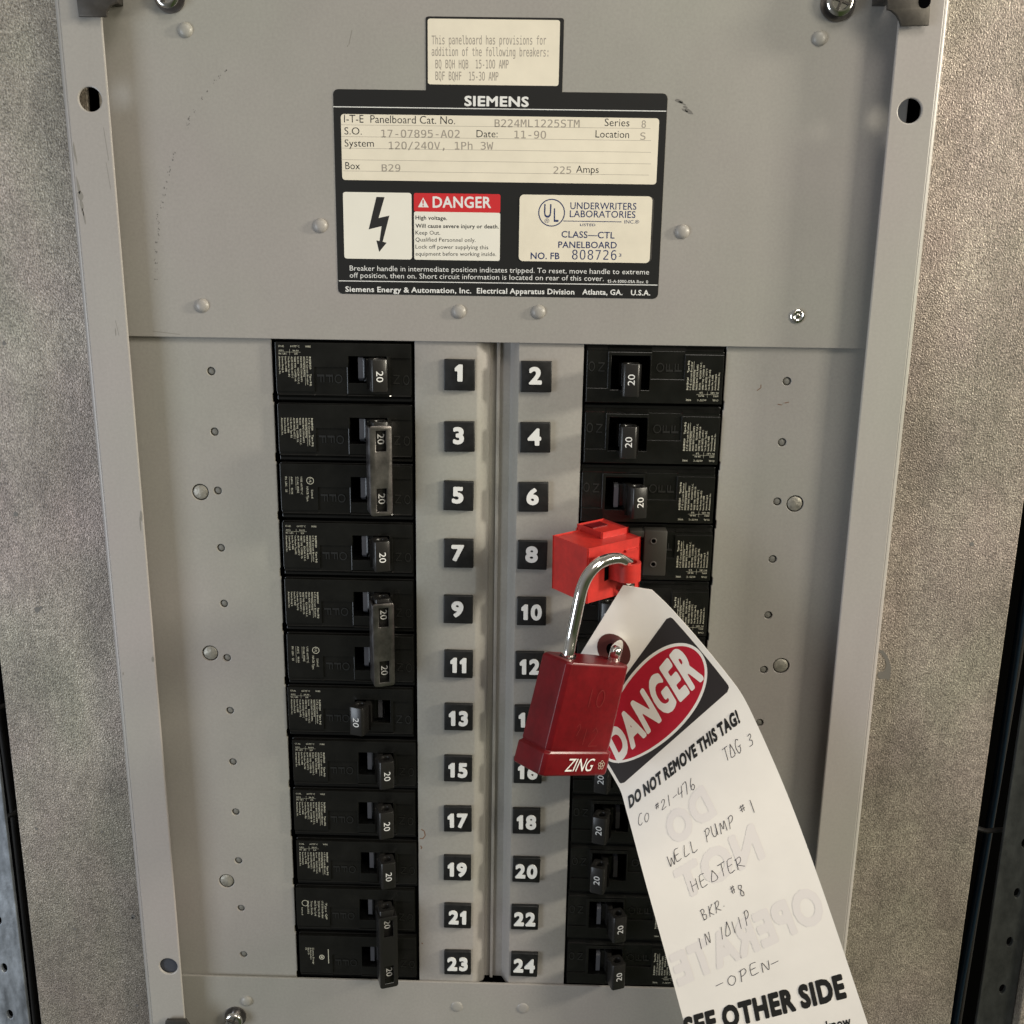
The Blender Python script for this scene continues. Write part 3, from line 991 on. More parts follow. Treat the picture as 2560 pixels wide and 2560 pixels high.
def body_parts(par, variant):
    win = rect(WX0, WX1, WY0, WY1)
    b = MB()
    b.box(-28.4, 28.4, -12.55, 12.55, 8.8, 45)
    b.plate(rect(-28.2, 28.2, -12.4, 11.9, 0.5, 2), [rect(WX0 - .3, WX1 + .3, WY0 - .3, WY1 + .3)], 1.6, 8.8, 0.3)
    b.build('case', 'blk2', par, False, True)
    b = MB()
    b.plate(rect(-27.9, 27.9, -12.2, 9.2, 0.4, 2), [win], -0.1, 1.6, 0.2)
    b.build('case_lip', 'blk', par, False, True)
    b = MB()
    out = [(-27.9, -12.2), (27.9, -12.2), (27.9, -6.3), (19.3, -6.3), (19.3, 8.6), (1.5, 8.6), (1.5, -2.2), (-12.0, -2.2), (-12.0, 8.0), (-27.9, 8.0)]
    b.plate(out, [rect(WX0 + .1, WX1 - .1, WY0 + .1, WY1 - .1)], -0.9, -0.1, 0.18)
    b.build('face_plate', 'blk', par, False, True)
    b = MB()                                  # sloping lip along the long edge
    xs_ = [(-27.7, 0.0), (-12.4, 0.0), (-11.8, .25), (1.3, .25), (1.8, -.35), (19.0, -.35), (19.5, 0.1), (27.7, .1)]
    v_ = []
    for (x_, o_) in xs_:
        v_ += [(x_, 9.0, -0.3 + o_), (x_, 9.4, -0.45 + o_), (x_, 11.4, 2.6), (x_, 11.4, 4.5)]
    b.add(v_, [(4 * k + q, 4 * k + q + 1, 4 * k + q + 5, 4 * k + q + 4) for k in range(len(xs_) - 1) for q in range(3)])
    b.build('sloping_lip', 'blk', par, False, True)
    b = MB()
    b.box(WX0 - .2, WX1 + .2, WY0 - .2, WY1 + .2, 8.2, 8.7)
    b.build('window_floor', 'void', par, False, True)
    # embossed OFF / ON
    b = MB()
    put_v(b, 'O', -3.7, 0.6, 4.4, 3.2, -0.45, bold=0)
    put_v(b, 'F', -7.4, 0.8, 4.0, 3.0, -0.45, bold=0)
    put_v(b, 'F', -11.0, 0.8, 4.0, 3.0, -0.45, bold=0)
    b.build('embossed_off', 'emboss', par, False, True)
    b = MB()
    put_v(b, 'O', 24.6, 0.4, 4.6, 2.6, -0.45, bold=0)
    put_v(b, 'N', 20.6, 0.4, 4.2, 2.6, -0.45, bold=0)
    b.build('embossed_on', 'emboss', par, False, True)
    # fixed rib in the window
    ink = MB()
    Zp = -0.93
    if variant in ('A', 'B'):
        L = [('BQ1B020     Type BQ', 12.0, .02), ('I-T-E Circuit Breaker', 11.6, .0), ('Interrupting Rating', 8.2, 0), ('MAX RMS SYM AMPS', 10.4, 0), ('10,000     120/240 V.A.C.', 11.4, .0), ('WIRE TYPE  COPPER OR', 10.2, 0),
             ('ALUM  RATED 60/75°C', 8.8, 0), ('Use Breaker Type BQ', 8.4, 0), ('Issue No. F-4118', 6.2, 0), ('Siemens Energy &', 6.6, 0), ('Automation, Inc.', 7.4, 0)]
        for k, (s, w, bo) in enumerate(L):
            x = -13.9 - k * 1.26
            put_v(ink, s, x, -6.4, -6.4 + w, 0.72, Zp, bold=bo + .012, res=1)
        line(ink, [(-15.75, -6.4), (-15.75, 5.4)], 0.10, Zp)
    if variant == 'A':
        put_text(ink, 'CU-AL', (-26.6, -10.2), (-24.1, -10.2), 0.75, Zp, bold=.01, res=1)
        put_text(ink, '60/75°C', (-21.6, -10.2), (-17.8, -10.2), 0.75, Zp, bold=.01, res=1)
        put_text(ink, 'WIRE', (-15.4, -10.2), (-13.2, -10.2), 0.75, Zp, bold=.01, res=1)
        put_text(ink, 'AWG', (-26.4, -8.5), (-24.4, -8.5), 0.65, Zp, bold=.01, res=1)
        put_text(ink, '14-10', (-20.6, -8.5), (-18.2, -8.5), 0.65, Zp, bold=.01, res=1)
        put_text(ink, 'IN. LBS.', (-26.4, -7.2), (-23.0, -7.2), 0.65, Zp, bold=.01, res=1)
        put_text(ink, '25', (-20.0, -7.2), (-18.6, -7.2), 0.65, Zp, bold=.01, res=1)
        line(ink, [(-26.4, -8.2), (-17.4, -8.2)], 0.08, Zp)
        line(ink, [(-21.9, -9.4), (-21.9, -7.0)], 0.08, Zp)
    if variant == 'C':
        ink.plate(circ(-15.2, -5.0, 1.6, 20), [circ(-15.2, -5.0, 1.35, 20)], Zp - .01, Zp)
        put_v(ink, 'UL', -15.7, -6.0, -4.0, 1.0, Zp, bold=.01, res=1)
        put_v(ink, 'Listed', -14.9, -1.0, 2.6, 0.9, Zp, bold=.01, res=1)
        put_v(ink, 'HACR Type', -16.9, -2.4, 4.0, 0.9, Zp, bold=.01, res=1)
        put_v(ink, 'USE 60/75°C', -19.3, -6.6, 1.0, 0.8, Zp, bold=.01, res=1)
        put_v(ink, 'CU-AL WIRE', -20.9, -6.6, 0.4, 0.8, Zp, bold=.01, res=1)
        put_v(ink, 'AWG    14-10', -23.4, -6.6, 1.0, 0.8, Zp, bold=.01, res=1)
        put_v(ink, 'IN. LBS.  25', -25.8, -6.6, 0.2, 0.8, Zp, bold=.01, res=1)
        line(ink, [(-21.3, -6.6), (-21.3, -1.0)], 0.09, Zp)
        line(ink, [(-24.0, -6.6), (-24.0, 1.0)], 0.09, Zp)
    if variant == 'D':
        ink.plate(circ(-23.6, -4.2, 1.6, 20), [circ(-23.6, -4.2, 1.35, 20)], Zp - .01, Zp)
        for k in range(6):
            put_v(ink, ('Type QP', 'I-T-E 1-Pole Breaker', '120/240 Vac 10 kA', 'HACR Type Cu-Al', 'Torque 36 in-lbs', 'Wire 14-6 AWG')[k], -14.2 - k * 1.7, -4.6 - (.9 if k else 0), 4.4 - .6 * k, 0.9, Zp, bold=.012, res=1)
        put_v(ink, 'Listed', -25.4, -1.8, 2.2, 0.7, Zp, bold=.01, res=1)
    if variant == 'E':
        line(ink, [(-14.0, -5.0), (-14.0, 2.8)], 0.35, Zp)
        ink.plate(circ(-17.2, -0.6, 1.3, 16), [circ(-17.2, -.6, .9, 16)], Zp - .01, Zp)
        ink.plate(circ(-17.2, -0.6, .5, 12), [], Zp - .01, Zp)
        for k in range(4):
            put_v(ink, ('Siemens Energy', '& Automation', 'Made in USA', 'ITE')[k], -21.6 - k * 1.1, -5.6, 3.4 - 2.6 * k, .8, Zp, bold=.012, res=1)
    return ink.build('label_print', 'ivory', par, False, True)


def rotor_part(par, ang):
    b = MB()
    # curved drum behind the handle
    n = 10
    v = []
    for k in range(n + 1):
        t = radians(-42 + 84 * k / n)
        for y in (-5.8, 3.6):
            v.append((sin(t) * 6.4, y, -cos(t) * 6.4))
    b.add(v, [(2 * k, 2 * k + 1, 2 * k + 3, 2 * k + 2) for k in range(n)])
    b.xform(lambda q: tilt(q, ang * 0.5))
    b.build('rotor_drum', 'blk2', par, True, True)
    b = MB()
    s = 1 if ang >= 0 else -1
    if abs(ang) > 0.1:
        x = PIV[0] - s * 3.2
        v = []
        for y, zz in ((-6.7, 2.6), (-6.2, 1.0), (2.2, 1.0), (3.6, 2.8), (3.9, 4.5)):
            v += [(x - 0.95, y, zz), (x + 0.95, y, zz)]
        b.add(v, [(2 * k, 2 * k + 1, 2 * k + 3, 2 * k + 2) for k in range(4)])
        b.add([(x - .95, -6.7, 2.6), (x - .95, 3.9, 4.5), (x - .95, 3.9, 8), (x - .95, -6.7, 8)], [(0, 1, 2, 3)])
        b.add([(x + .95, -6.7, 2.6), (x + .95, 3.9, 4.5), (x + .95, 3.9, 8), (x + .95, -6.7, 8)], [(0, 1, 2, 3)])
        b.build('rotor_rib', 'rotor', par, False, True)


def handle_part(par, ang, dy=0.0):
    s = 1 if ang >= 0 else -1
    # cross-section in (x, outward) turned to (x, z) by xform; built in xy by plate()
    b = MB()
    out = []
    for cx, cy, a0 in ((2.3, -17.9, -90), (2.3, -12.4, 0), (-2.3, -12.4, 90), (-2.3, -17.9, 180)):
        for k in range(4):
            t = radians(a0 + 30 * k)
            out.append((cx + 1.1 * cos(t), cy + 1.1 * sin(t)))
    b.plate(out, [circ(0, -15.0, 1.85, 16)], -6.6, 6.6, 0.35)
    b.xform(lambda q: Vector((q.x, q.z, q.y)))
    # neck from the side that faces the drum
    nb = MB()
    nb.plate([(-s * 3.3, -12.9), (-s * 1.0, -11.6), (1.6, -6.0), (1.8, -3.0), (-1.8, -3.0), (-s * 2.2, -9.0), (-s * 4.4, -13.2)] if s > 0 else
             [(4.4, -13.2), (2.2, -9.0), (1.8, -3.0), (-1.8, -3.0), (-1.6, -6.0), (1.0, -11.6), (3.3, -12.9)], [], -6.3, 6.0, 0.2)
    nb.xform(lambda q: Vector((q.x, q.z, q.y)))
    b.add(nb.v, nb.f)
    b.xform(lambda q: tilt(q, ang, dy))
    h = b.build('handle', 'handle', par, True, True)
    b = MB()
    put_v(b, '20', -1.35, -1.9, 2.5, 2.75, 0, bold=0.0, res=3)
    b.xform(lambda q: tilt(Vector((q.x, q.y, -19.08)), ang, dy))
    b.build('rating_number', 'white', h, False, True)
    return h


TA = radians(19)


def make_breaker(variant, ang, dy, loc, lab):
    t = thing('circuit_breaker', lab, 'circuit breaker', loc, 'black circuit breakers in two columns')
    body_parts(t, variant)
    rotor_part(t, ang)
    handle_part(t, ang, dy)
    return t


def copy_thing(src, loc, rot180, lab):
    c = src.copy()
    COL.objects.link(c)
    c.location = W(*loc)
    c['mm'] = tuple(float(v) for v in loc)
    c['label'] = lab
    if rot180:
        c.rotation_euler = (0, pi, 0)

    def rec(s, p):
        for ch in [o for o in s.children]:
            d = ch.copy()
            COL.objects.link(d)
            d.parent = p
            rec(ch, d)
    rec(src, c)
    return c


DYR = -2.0
protos = {}
labs = {1: 'topmost left-column breaker, switched on, beside white number 1', 3: 'upper breaker of the pair tied by the higher metal sleeve, beside number 3', 5: 'lower breaker of the pair tied by the higher metal sleeve, beside number 5',
        7: 'single black breaker beside number 7, between the two metal-tied pairs', 9: 'upper breaker of the pair tied by the lower metal sleeve, beside number 9', 11: 'lower breaker of the pair tied by the lower metal sleeve, beside number 11',
        13: 'left-column breaker beside number 13 with its handle thrown outward to off', 15: 'left-column breaker beside number 15, first below the one switched off', 17: 'left-column breaker beside number 17 with handle towards the numbers',
        19: 'left-column breaker beside number 19, just above the black-tied pair', 21: 'upper breaker of the black-tied pair beside number 21', 23: 'bottom left-column breaker of the black-tied pair beside number 23',
        2: 'topmost right-column breaker beside number 2 with handle mid-window', 4: 'right-column breaker beside number 4 with handle mid-window', 6: 'right-column breaker beside number 6 with handle off, above the red lockout',
        8: 'breaker beside number 8 with the red lockout clamped on its handle', 10: 'breaker beside number 10, just under the red lockout and behind the tag top', 12: 'breaker beside number 12, mostly hidden behind tag and padlock',
        14: 'breaker beside number 14, hidden behind padlock and danger tag', 16: 'breaker beside number 16, peeping out under the padlock', 18: 'breaker just below the padlock\'s right foot, left of the tag\'s bold warning line',
        20: 'right-column breaker with handle on, directly above the two thrown outward', 22: 'upper of the two right-column breakers thrown outward beside the tag', 24: 'bottom breaker of the right column, handle thrown outward'}
for n in (1, 3, 5, 7, 9, 11, 13, 15, 17, 19, 21, 23, 2, 4, 6, 8, 10, 12, 14, 16, 18, 20, 22, 24):
    i = (n - 1) // 2
    left = n % 2 == 1
    var = {3: 'B', 9: 'B', 5: 'C', 11: 'C', 21: 'D', 23: 'E'}.get(n, 'A')
    if left:
        ang = -TA if n == 13 else TA
    else:
        ang = {2: 0.02, 4: 0.02, 6: -TA, 8: 0.02, 22: -TA, 24: -TA}.get(n, TA)
    key = (var, ang, left)
    WY1 = 4.2 if left else 7.2
    jit = {3: 0.1, 5: -.3, 7: .2, 9: 0.2, 11: .5, 13: -0.4, 15: .6, 17: -.4, 19: 0.6, 21: -.6, 23: .0}.get(n, 0)
    jx = {13: -.6, 15: .5, 19: .5, 21: -.6, 6: -.5, 22: -.5}.get(n, 0)
    loc = (-BC + jx, i * PIT + jit * .4, 1.4) if left else (64.4 + jx, i * PIT + DYR, 1.4)
    if key not in protos:
        t = make_breaker(var, ang, 0.0 if left else DYR, loc, labs[n])
        # parts are built local; rotate the right-hand ones half a turn
        if not left:
            t.rotation_euler = (0, pi, 0)
        protos[key] = t
    else:
        copy_thing(protos[key], loc, not left, labs[n])
# deep interior behind the openings
for sgn in (-1, 1):
    b = MB()
    xs = sorted((sgn * 33.0, sgn * 97.0))
    b.box(xs[0], xs[1], YT - 8, YB + 8, 46, 48)
    b.build('bus_chamber', 'void', box)

# handle ties


def tie(i0, material, lab):
    t = thing('handle_tie', lab, 'handle tie', (-BC, i0 * PIT, 0), 'sleeves tying pairs of breaker handles')
    b = MB()
    y0, y1 = -5.4, PIT + 7.0
    metal = material == 'tie'
    w = 4.6 if metal else 4.3
    wins = [rect(-2.0, 2.2, -3.4, 5.2), rect(-2.0, 2.2, PIT - 4.6, PIT + 5.2)]
    b.plate(rect(-w, w, y0, y1, 1.2), wins, -20.1, -19.2, 0.3)
    for s in (-1, 1):
        b.box(s * w - (0.9 if s > 0 else 0), s * w + (0 if s > 0 else 0.9), y0 + .8, y1 - .8, -19.8, -11.5, 0.2)
    b.xform(lambda q: tilt(q, TA))
    b.v = [(p[0] - BC, p[1] + i0 * PIT, p[2]) for p in b.v]
    b.build('sleeve', material, t, True)
    b = MB()
    for yy in (-6.6, PIT - 1.2):
        pass
    put_v(b, '20', -1.2, -1.6, 2.8, 2.6, 0, res=3)
    put_v(b, '20', -1.2, PIT - 1.4, PIT + 3.0, 2.6, 0, res=3)
    b.xform(lambda q: tilt(Vector((q.x, q.y, -19.12)), TA))
    return t


tie(1, 'tie', 'worn bright metal sleeve tying the handles beside numbers 3 and 5')
tie(4, 'tie', 'worn bright metal sleeve with pink scratches tying the handles beside numbers 9 and 11')
tie(10, 'handle', 'black plastic sleeve tying the bottom two handles beside numbers 21 and 23')

# ------------------------------------------------------------------ lockout on breaker 8
ZN, ZL, ZR = -42.0, -27.0, -24.0
lk = thing('breaker_lockout', 'bright red plastic breaker lockout clamped on the handle beside number 8', 'lockout', tuple(at(1500, 1430, -10)))

N0 = at(1470, 1375, ZN)
N1 = at(1467, 1506, ZN)
L0 = at(1384, 1341, ZL)
R0 = at(1600, 1345, ZR)
ea, eb, eh = L0 - N0, R0 - N0, N1 - N0


def LK(a, b, h):                                # a along the left face, b along the right face, h downwards (0..1)
    return N0 + ea * a + eb * b + eh * h


def lkbox(mb, a0, a1, b0, b1, h0, h1, bev):
    bmx = bmesh.new()
    bmesh.ops.create_cube(bmx, size=1)
    for v in bmx.verts:
        v.co = LK(a0 + (v.co.x + .5) * (a1 - a0), b0 + (v.co.y + .5) * (b1 - b0), h0 + (v.co.z + .5) * (h1 - h0))
    bmesh.ops.bevel(bmx, geom=bmx.edges[:], offset=bev, segments=2, affect='EDGES')
    mb.bm(bmx)


b = MB()
lkbox(b, 0, 1.0, 0, 1.0, 0, 1.0, 0.5)
lkbox(b, 0.15, 1.0, 0.98, 1.06, 0.06, 0.84, 0.3)
b.build('block', 'lred', lk, True)
b = MB()
lkbox(b, 0.36, 1.06, 0.50, 1.0, -0.10, 0.04, 0.5)
s_ = b.build('slider', 'lred', lk, True)
b = MB()
lkbox(b, 0.72, .98, 0.56, 0.86, -0.107, -0.04, 0.2)
b.build('slider_recess', 'dred', lk, True)
b = MB()
# stem reaching back to the handle
c0 = LK(.55, .55, .15)
b.box(c0.x - 8, c0.x + 7, c0.y - 1, c0.y + 13, -20, -2, 0.6)
b.build('clamp_jaw', 'lred', lk, True)
# hasp loop on the right face
eu = eb.normalized()
ev = eh.normalized()
en = eu.cross(ev).normalized()
if en.z > 0:
    en = -en
PA = at(1571, 1427, -35.5)                     # axis of the shackle inside the loop
CL = PA - en * (PA - N0).dot(en)
dep = (PA - CL).length
b = MB()
n = 18
ro, ri, hh = 5.1, 3.7, 3.7
prof_ = [(1, -0.8)] + [None] * (n + 1) + [(-1, -0.8)]
v, f = [], []
for k in range(n + 3):
    for (r, h) in ((ro, -hh), (ro, hh), (ri, hh), (ri, -hh)):
        if k in (0, n + 2):
            v.append(CL + eu * r * (1 if k == 0 else -1) - en * 0.6 + ev * h)
        else:
            t = pi * (k - 1) / n
            v.append(CL + eu * r * cos(t) + en * (dep - 0.3 + r * sin(t)) + ev * h)
for k in range(n + 2):
    for j in range(4):
        j2 = (j + 1) % 4
        f.append((4 * k + j, 4 * k + j2, 4 * (k + 1) + j2, 4 * (k + 1) + j))
b.add(v, f)
b.build('hasp_loop', 'lred', lk, True)
b = MB()
v = []
for (u_, w_) in ((0.32, 0.36), (0.40, 0.34), (0.40, 0.66), (0.32, 0.68)):
    v.append(LK(0, u_, w_) + en * 0.05)
b.add(v, [(0, 1, 2, 3)])
b.build('hasp_shade', 'void', lk)  # flat black strip: shade beside the loop painted onto the face
b = MB()
lkbox(b, -0.05, 0.02, 0.70, 0.93, 0.17, 0.20, 0.12)
b.build('slot_rib', 'lred', lk, True)

pl = thing('lockout_plate', 'dark grey clamp plate with two eyelets right of the red lockout', 'plate', tuple(at(1637, 1380, -6)))
b = MB()
A_, B_ = at(1612, 1326, -7), at(1663, 1440, -7)
b.box(A_.x, B_.x, A_.y, B_.y, -7, -1.0, 0.4)
p = at(1575, 1335, -7)
b.box(p.x, A_.x + .5, A_.y + 0.4, A_.y + 3.2, -6.6, -1.0, 0.3)
b.build('clamp_plate', 'clamp', pl, True)
for (x, y) in ((1634, 1353), (1633, 1411)):
    p = at(x, y, -7.3)
    b = MB()
    pts = [(p.x + 1.15 * cos(2 * pi * k / 16), p.y + 1.15 * sin(2 * pi * k / 16), -7.1) for k in range(17)]
    b.tube(pts, 0.28, 6, False)
    ey = b.build('eyelet', 'eyelet', pl, True)
    b = MB()
    b.revolve([(1.0, 0), (1.0, -.06), (0.01, -.07)], (p.x, p.y, -7.0), 14)
    b.build('eyelet_hole', 'void', ey)

# ------------------------------------------------------------------ padlock
pk = thing('padlock', 'dark red safety padlock with steel shackle hanging from the red lockout', 'padlock', tuple(at(1440, 1938, -50)))
ZF = -68.0
T0 = at(1423, 1656, ZF + 4)          # near top edge (left end of the front face)
B0 = at(1355, 1940, ZF)
TR = at(1583, 1667, ZF + 22)
TL = at(1350, 1626, ZF + 17)
U_ = B0 - T0
Wv = TR - T0
Dv = TL - T0


def PK(w, h, d):                                # w across the front, h down, d back along the side
    g = 1.0 - 0.0 * h
    return T0 + Wv * w + U_ * h + Dv * d


def pkloop(h, grow, cham):
    """outline of the six-sided body at height h: chamfered rectangle"""
    a0, a1, b0, b1 = -grow, 1 + grow, -grow, 1 + grow
    c = cham
    pts = [(a0 + c * .5, b0), (a1 - c, b0), (a1, b0 + 1.6 * c), (a1, b1 - 1.6 * c), (a1 - c, b1), (a0 + c, b1), (a0, b1 - c * 1.2), (a0, b0 + c * .9)]
    return [PK(x, h, y) for x, y in pts]


b = MB()
levels = [(0.008, -0.035, .10), (0.0, -0.05, .10), (0.0, -0.02, .10), (0.02, 0.0, .10), (0.40, 0.006, .10), (0.765, 0.012, .10), (0.775, 0.0, .10), (0.785, 0.012, .10), (0.80, 0.038, .09), (0.985, 0.042, .09), (1.0, 0.02, .09), (1.002, -.05, .09)]
levels = levels[1:]
v, f = [], []
for (h, g, c) in levels:
    v += pkloop(h, g, c)
K = 8
for i in range(len(levels) - 1):
    for k in range(K):
        k2 = (k + 1) % K
        f.append((i * K + k, i * K + k2, (i + 1) * K + k2, (i + 1) * K + k))
f.append(tuple(range(K)))
f.append(tuple(range((len(levels) - 1) * K, len(levels) * K)))
b.add(v, f)
bd = b.build('body', 'dred', pk)
md = bd.modifiers.new('bevel', 'BEVEL')
md.width = 0.0012
md.segments = 3
md.limit_method = 'ANGLE'
md.angle_limit = radians(20)
for p_ in bd.data.polygons:
    p_.use_smooth = True
# lettering on the lower band
ZBAND = -0.0435


def on_front(mb, s, w0, w1, h, cap, off=ZBAND, **k):
    v, f, wd = text_geo(s, **k)
    mb.add([PK(w0 + (w1 - w0) * p[0] / wd, h - p[1] * cap, off - 0.006) for p in v], f)


b = MB()
on_front(b, 'ZING', 0.30, 0.735, 0.955, 0.115, bold=0.006, shear=0.3, space=.95)
b.build('maker_lettering', 'white', pk)
b = MB()
for k in range(5):
    t = 2 * pi * k / 5 - pi / 2
    cx, cy = 0.855 + 0.034 * cos(t), 0.90 + 0.027 * sin(t)
    ring = [PK(cx + 0.021 * cos(q), cy + 0.017 * sin(q), ZBAND - 0.006) for q in [2 * pi * j / 10 for j in range(11)]]
    ring2 = [PK(cx + 0.016 * cos(q), cy + 0.013 * sin(q), ZBAND - 0.006) for q in [2 * pi * j / 10 for j in range(11)]]
    b.add(ring + ring2, [(j, j + 1, 12 + j, 11 + j) for j in range(10)])
b.build('ring_emblem', 'ivory', pk)


def stroke_front(mb, pts, w=0.005):
    pts = [Vector((p[0], p[1])) for p in pts]
    for a_, b_ in zip(pts[:-1], pts[1:]):
        d = (b_ - a_)
        if d.length < 1e-6:
            continue
        n_ = Vector((-d.y, d.x)).normalized() * w
        mb.add([PK(*(a_ + n_), -.02), PK(*(b_ + n_), -.02), PK(*(b_ - n_), -.02), PK(*(a_ - n_), -.02)], [(0, 1, 2, 3)])


b = MB()
stroke_front(b, [(0.44, 0.22), (0.44, 0.38)], .003)
stroke_front(b, [(0.60 + 0.055 * cos(t), 0.30 + .075 * sin(t)) for t in [k * pi / 8 for k in range(17)]], .003)
stroke_front(b, [(0.34, 0.56), (0.38, 0.53), (0.40, 0.57), (0.36, 0.64)], .0025)
stroke_front(b, [(0.50, 0.57), (0.49, 0.72)], .003)
stroke_front(b, [(0.60, 0.60), (0.64, 0.56), (0.68, 0.60), (0.65, 0.66), (0.58, 0.73), (0.72, 0.725)], .003)
b.build('scratched_numerals', 'etch', pk)
# shackle


def bez(pts, n=7):
    P_ = [Vector(p) for p in pts]
    out = []
    for i in range(len(P_) - 1):
        p0, p1, p2, p3 = P_[max(i - 1, 0)], P_[i], P_[i + 1], P_[min(i + 2, len(P_) - 1)]
        for k in range(n):
            t = k / n
            out.append(0.5 * ((2 * p1) + (-p0 + p2) * t + (2 * p0 - 5 * p1 + 4 * p2 - p3) * t * t + (-p0 + 3 * p1 - 3 * p2 + p3) * t ** 3))
    out.append(P_[-1])
    return out


legL, legR = PK(0.20, -0.04, 0.5), PK(0.94, -0.04, 0.52)
sp = [PK(0.20, 0.05, 0.5), legL] + [at(*p) for p in [(1431, 1580, -51.5), (1446, 1508, -51), (1456, 1468, -50), (1471, 1436, -49), (1494, 1411, -47), (1520, 1399, -44), (1546, 1397, -41), (1563, 1405, -38)]] + \
    [PA - ev * 2.6, PA + ev * 1.6] + [at(*p) for p in [(1572, 1464, -29.5), (1565, 1530, -25.5), (1555, 1580, -25.5), (1548, 1602, -26.5)]] + [legR + (legL - PK(0.20, 0.05, 0.5)) * 0.7, legR, PK(0.94, 0.05, 0.52)]
b = MB()
b.tube(bez(sp), 2.4, 18)
b.build('shackle', 'chrome', pk, True)
b = MB()
p = PK(0.20, -0.012, 0.5)
b.revolve([(3.2, 0.6), (3.2, -0.2), (2.7, -0.3)], (p.x, p.y, p.z), 20, 'y')
b.build('shackle_collar', 'blk2', pk, True)

# ------------------------------------------------------------------ danger tag
TAGV = [0, 128, 326, 394, 595, 800, 1076, 1290]
Lp = [(1369, 1769, -25), (1460, 1838, -24), (1547, 1968, -28), (1566, 2028, -32), (1611, 2196, -42), (1660, 2372, -46), (1727, 2620, -50), (1772, 2800, -52)]
Rp = [(1579, 1429, -35), (1686, 1530, -34), (1838, 1712, -35), (1877, 1778, -35), (1967, 1982, -38), (2048, 2200, -44), (2143, 2480, -50), (2212, 2690, -53)]
LW = [at(*p) for p in Lp]
RW = [at(*p) for p in Rp]


def cr_eval(P_, x):
    ts = TAGV
    i = 0
    while i < len(ts) - 2 and x > ts[i + 1]:
        i += 1
    h = ts[i + 1] - ts[i]
    t = (x - ts[i]) / h

    def tang(j):
        if j == 0:
            return (P_[1] - P_[0]) / (ts[1] - ts[0])
        if j == len(ts) - 1:
            return (P_[-1] - P_[-2]) / (ts[-1] - ts[-2])
        return (P_[j + 1] - P_[j - 1]) / (ts[j + 1] - ts[j - 1])
    m0, m1 = tang(i) * h, tang(i + 1) * h
    return (2 * t ** 3 - 3 * t ** 2 + 1) * P_[i] + (t ** 3 - 2 * t ** 2 + t) * m0 + (-2 * t ** 3 + 3 * t ** 2) * P_[i + 1] + (t ** 3 - t ** 2) * m1


def TG(u, v, off=0.0):
    """point of the tag; u 0..400 left to right of its text, v down it"""
    l, r = cr_eval(LW, v), cr_eval(RW, v)
    p = l.lerp(r, u / 400)
    if off:
        l2, r2 = cr_eval(LW, v + 2), cr_eval(RW, v + 2)
        d = l2.lerp(r2, u / 400) - p
        n = (r - l).cross(d).normalized()
        if n.z > 0:
            n = -n
        p = p + n * off
    return p


def project(p):
    d = Vector(p) - Vector(CAM_C)
    x = sum(CAM_R[0][i] * d[i] for i in range(3))
    y = sum(CAM_R[1][i] * d[i] for i in range(3))
    z = sum(CAM_R[2][i] * d[i] for i in range(3))
    return 1280 + FPX * x / z, 1280 + FPX * y / z


def inv(px, py):
    u, v = 200.0, 500.0
    for _ in range(30):
        a_ = project(TG(u, v))
        bx = project(TG(u + 1, v))
        by = project(TG(u, v + 1))
        ex, ey = px - a_[0], py - a_[1]
        j11, j21, j12, j22 = bx[0] - a_[0], bx[1] - a_[1], by[0] - a_[0], by[1] - a_[1]
        det = j11 * j22 - j12 * j21
        u += max(-150, min(150, (ex * j22 - j12 * ey) / det))
        v += max(-150, min(150, (j11 * ey - j21 * ex) / det))
        v = max(-40, min(1280, v))
    return u, v


tg = thing('danger_tag', 'long white danger tag with handwritten notes hanging from the padlock shackle', 'tag', tuple(TG(200, 60)))


def limits(v):
    c = 38.0
    vc = 60.0
    if v < vc:
        return c * (1 - v / vc), 400 - c * (1 - v / vc)
    return 0.0, 400.0


hole_c = inv(1535, 1627)
NU, NV = 22, 90
vs = [0, 12, 24, 36, 48, 60] + [60 + (1285 - 60) * k / NV for k in range(1, NV + 1)]
v, f = [], []
for vv in vs:
    a0, a1 = limits(vv)
    for k in range(NU + 1):
        v.append(TG(a0 + (a1 - a0) * k / NU, vv, 0.0))
nf = len(v)
for vv in vs:
    a0, a1 = limits(vv)
    for k in range(NU + 1):
        v.append(TG(a0 + (a1 - a0) * k / NU, vv, -0.35))
C_ = NU + 1
for j in range(len(vs) - 1):
    for k in range(NU):
        q = (j * C_ + k, j * C_ + k + 1, (j + 1) * C_ + k + 1, (j + 1) * C_ + k)
        f.append(q)
        f.append(tuple(nf + i for i in q[::-1]))
rim = [k for k in range(C_)] + [j * C_ + NU for j in range(1, len(vs))] + [(len(vs) - 1) * C_ + k for k in range(NU - 1, -1, -1)] + [j * C_ for j in range(len(vs) - 2, 0, -1)]
for i in range(len(rim)):
    a_, b_ = rim[i], rim[(i + 1) % len(rim)]
    f.append((a_, b_, b_ + nf, a_ + nf))
b = MB()
b.add(v, f)
b.build('card', 'tag', tg, True)


def tag_patch(mb, fn, n, m_, off):
    """n x m grid, fn(s,t) -> (u,v)"""
    v = [TG(*fn(i / n, j / m_), off) for j in range(m_ + 1) for i in range(n + 1)]
    f = [(j * (n + 1) + i, j * (n + 1) + i + 1, (j + 1) * (n + 1) + i + 1, (j + 1) * (n + 1) + i) for j in range(m_) for i in range(n)]
    mb.add(v, f)


def rr_fn(u0, u1, v0, v1, r):
    def fn(s, t):
        vv = v0 + (v1 - v0) * t
        d = min(vv - v0, v1 - vv)
        ins = 0 if d >= r else r - sqrt(max(0, r * r - (r - d) ** 2))
        return (u0 + ins + (u1 - u0 - 2 * ins) * s, vv)
    return fn


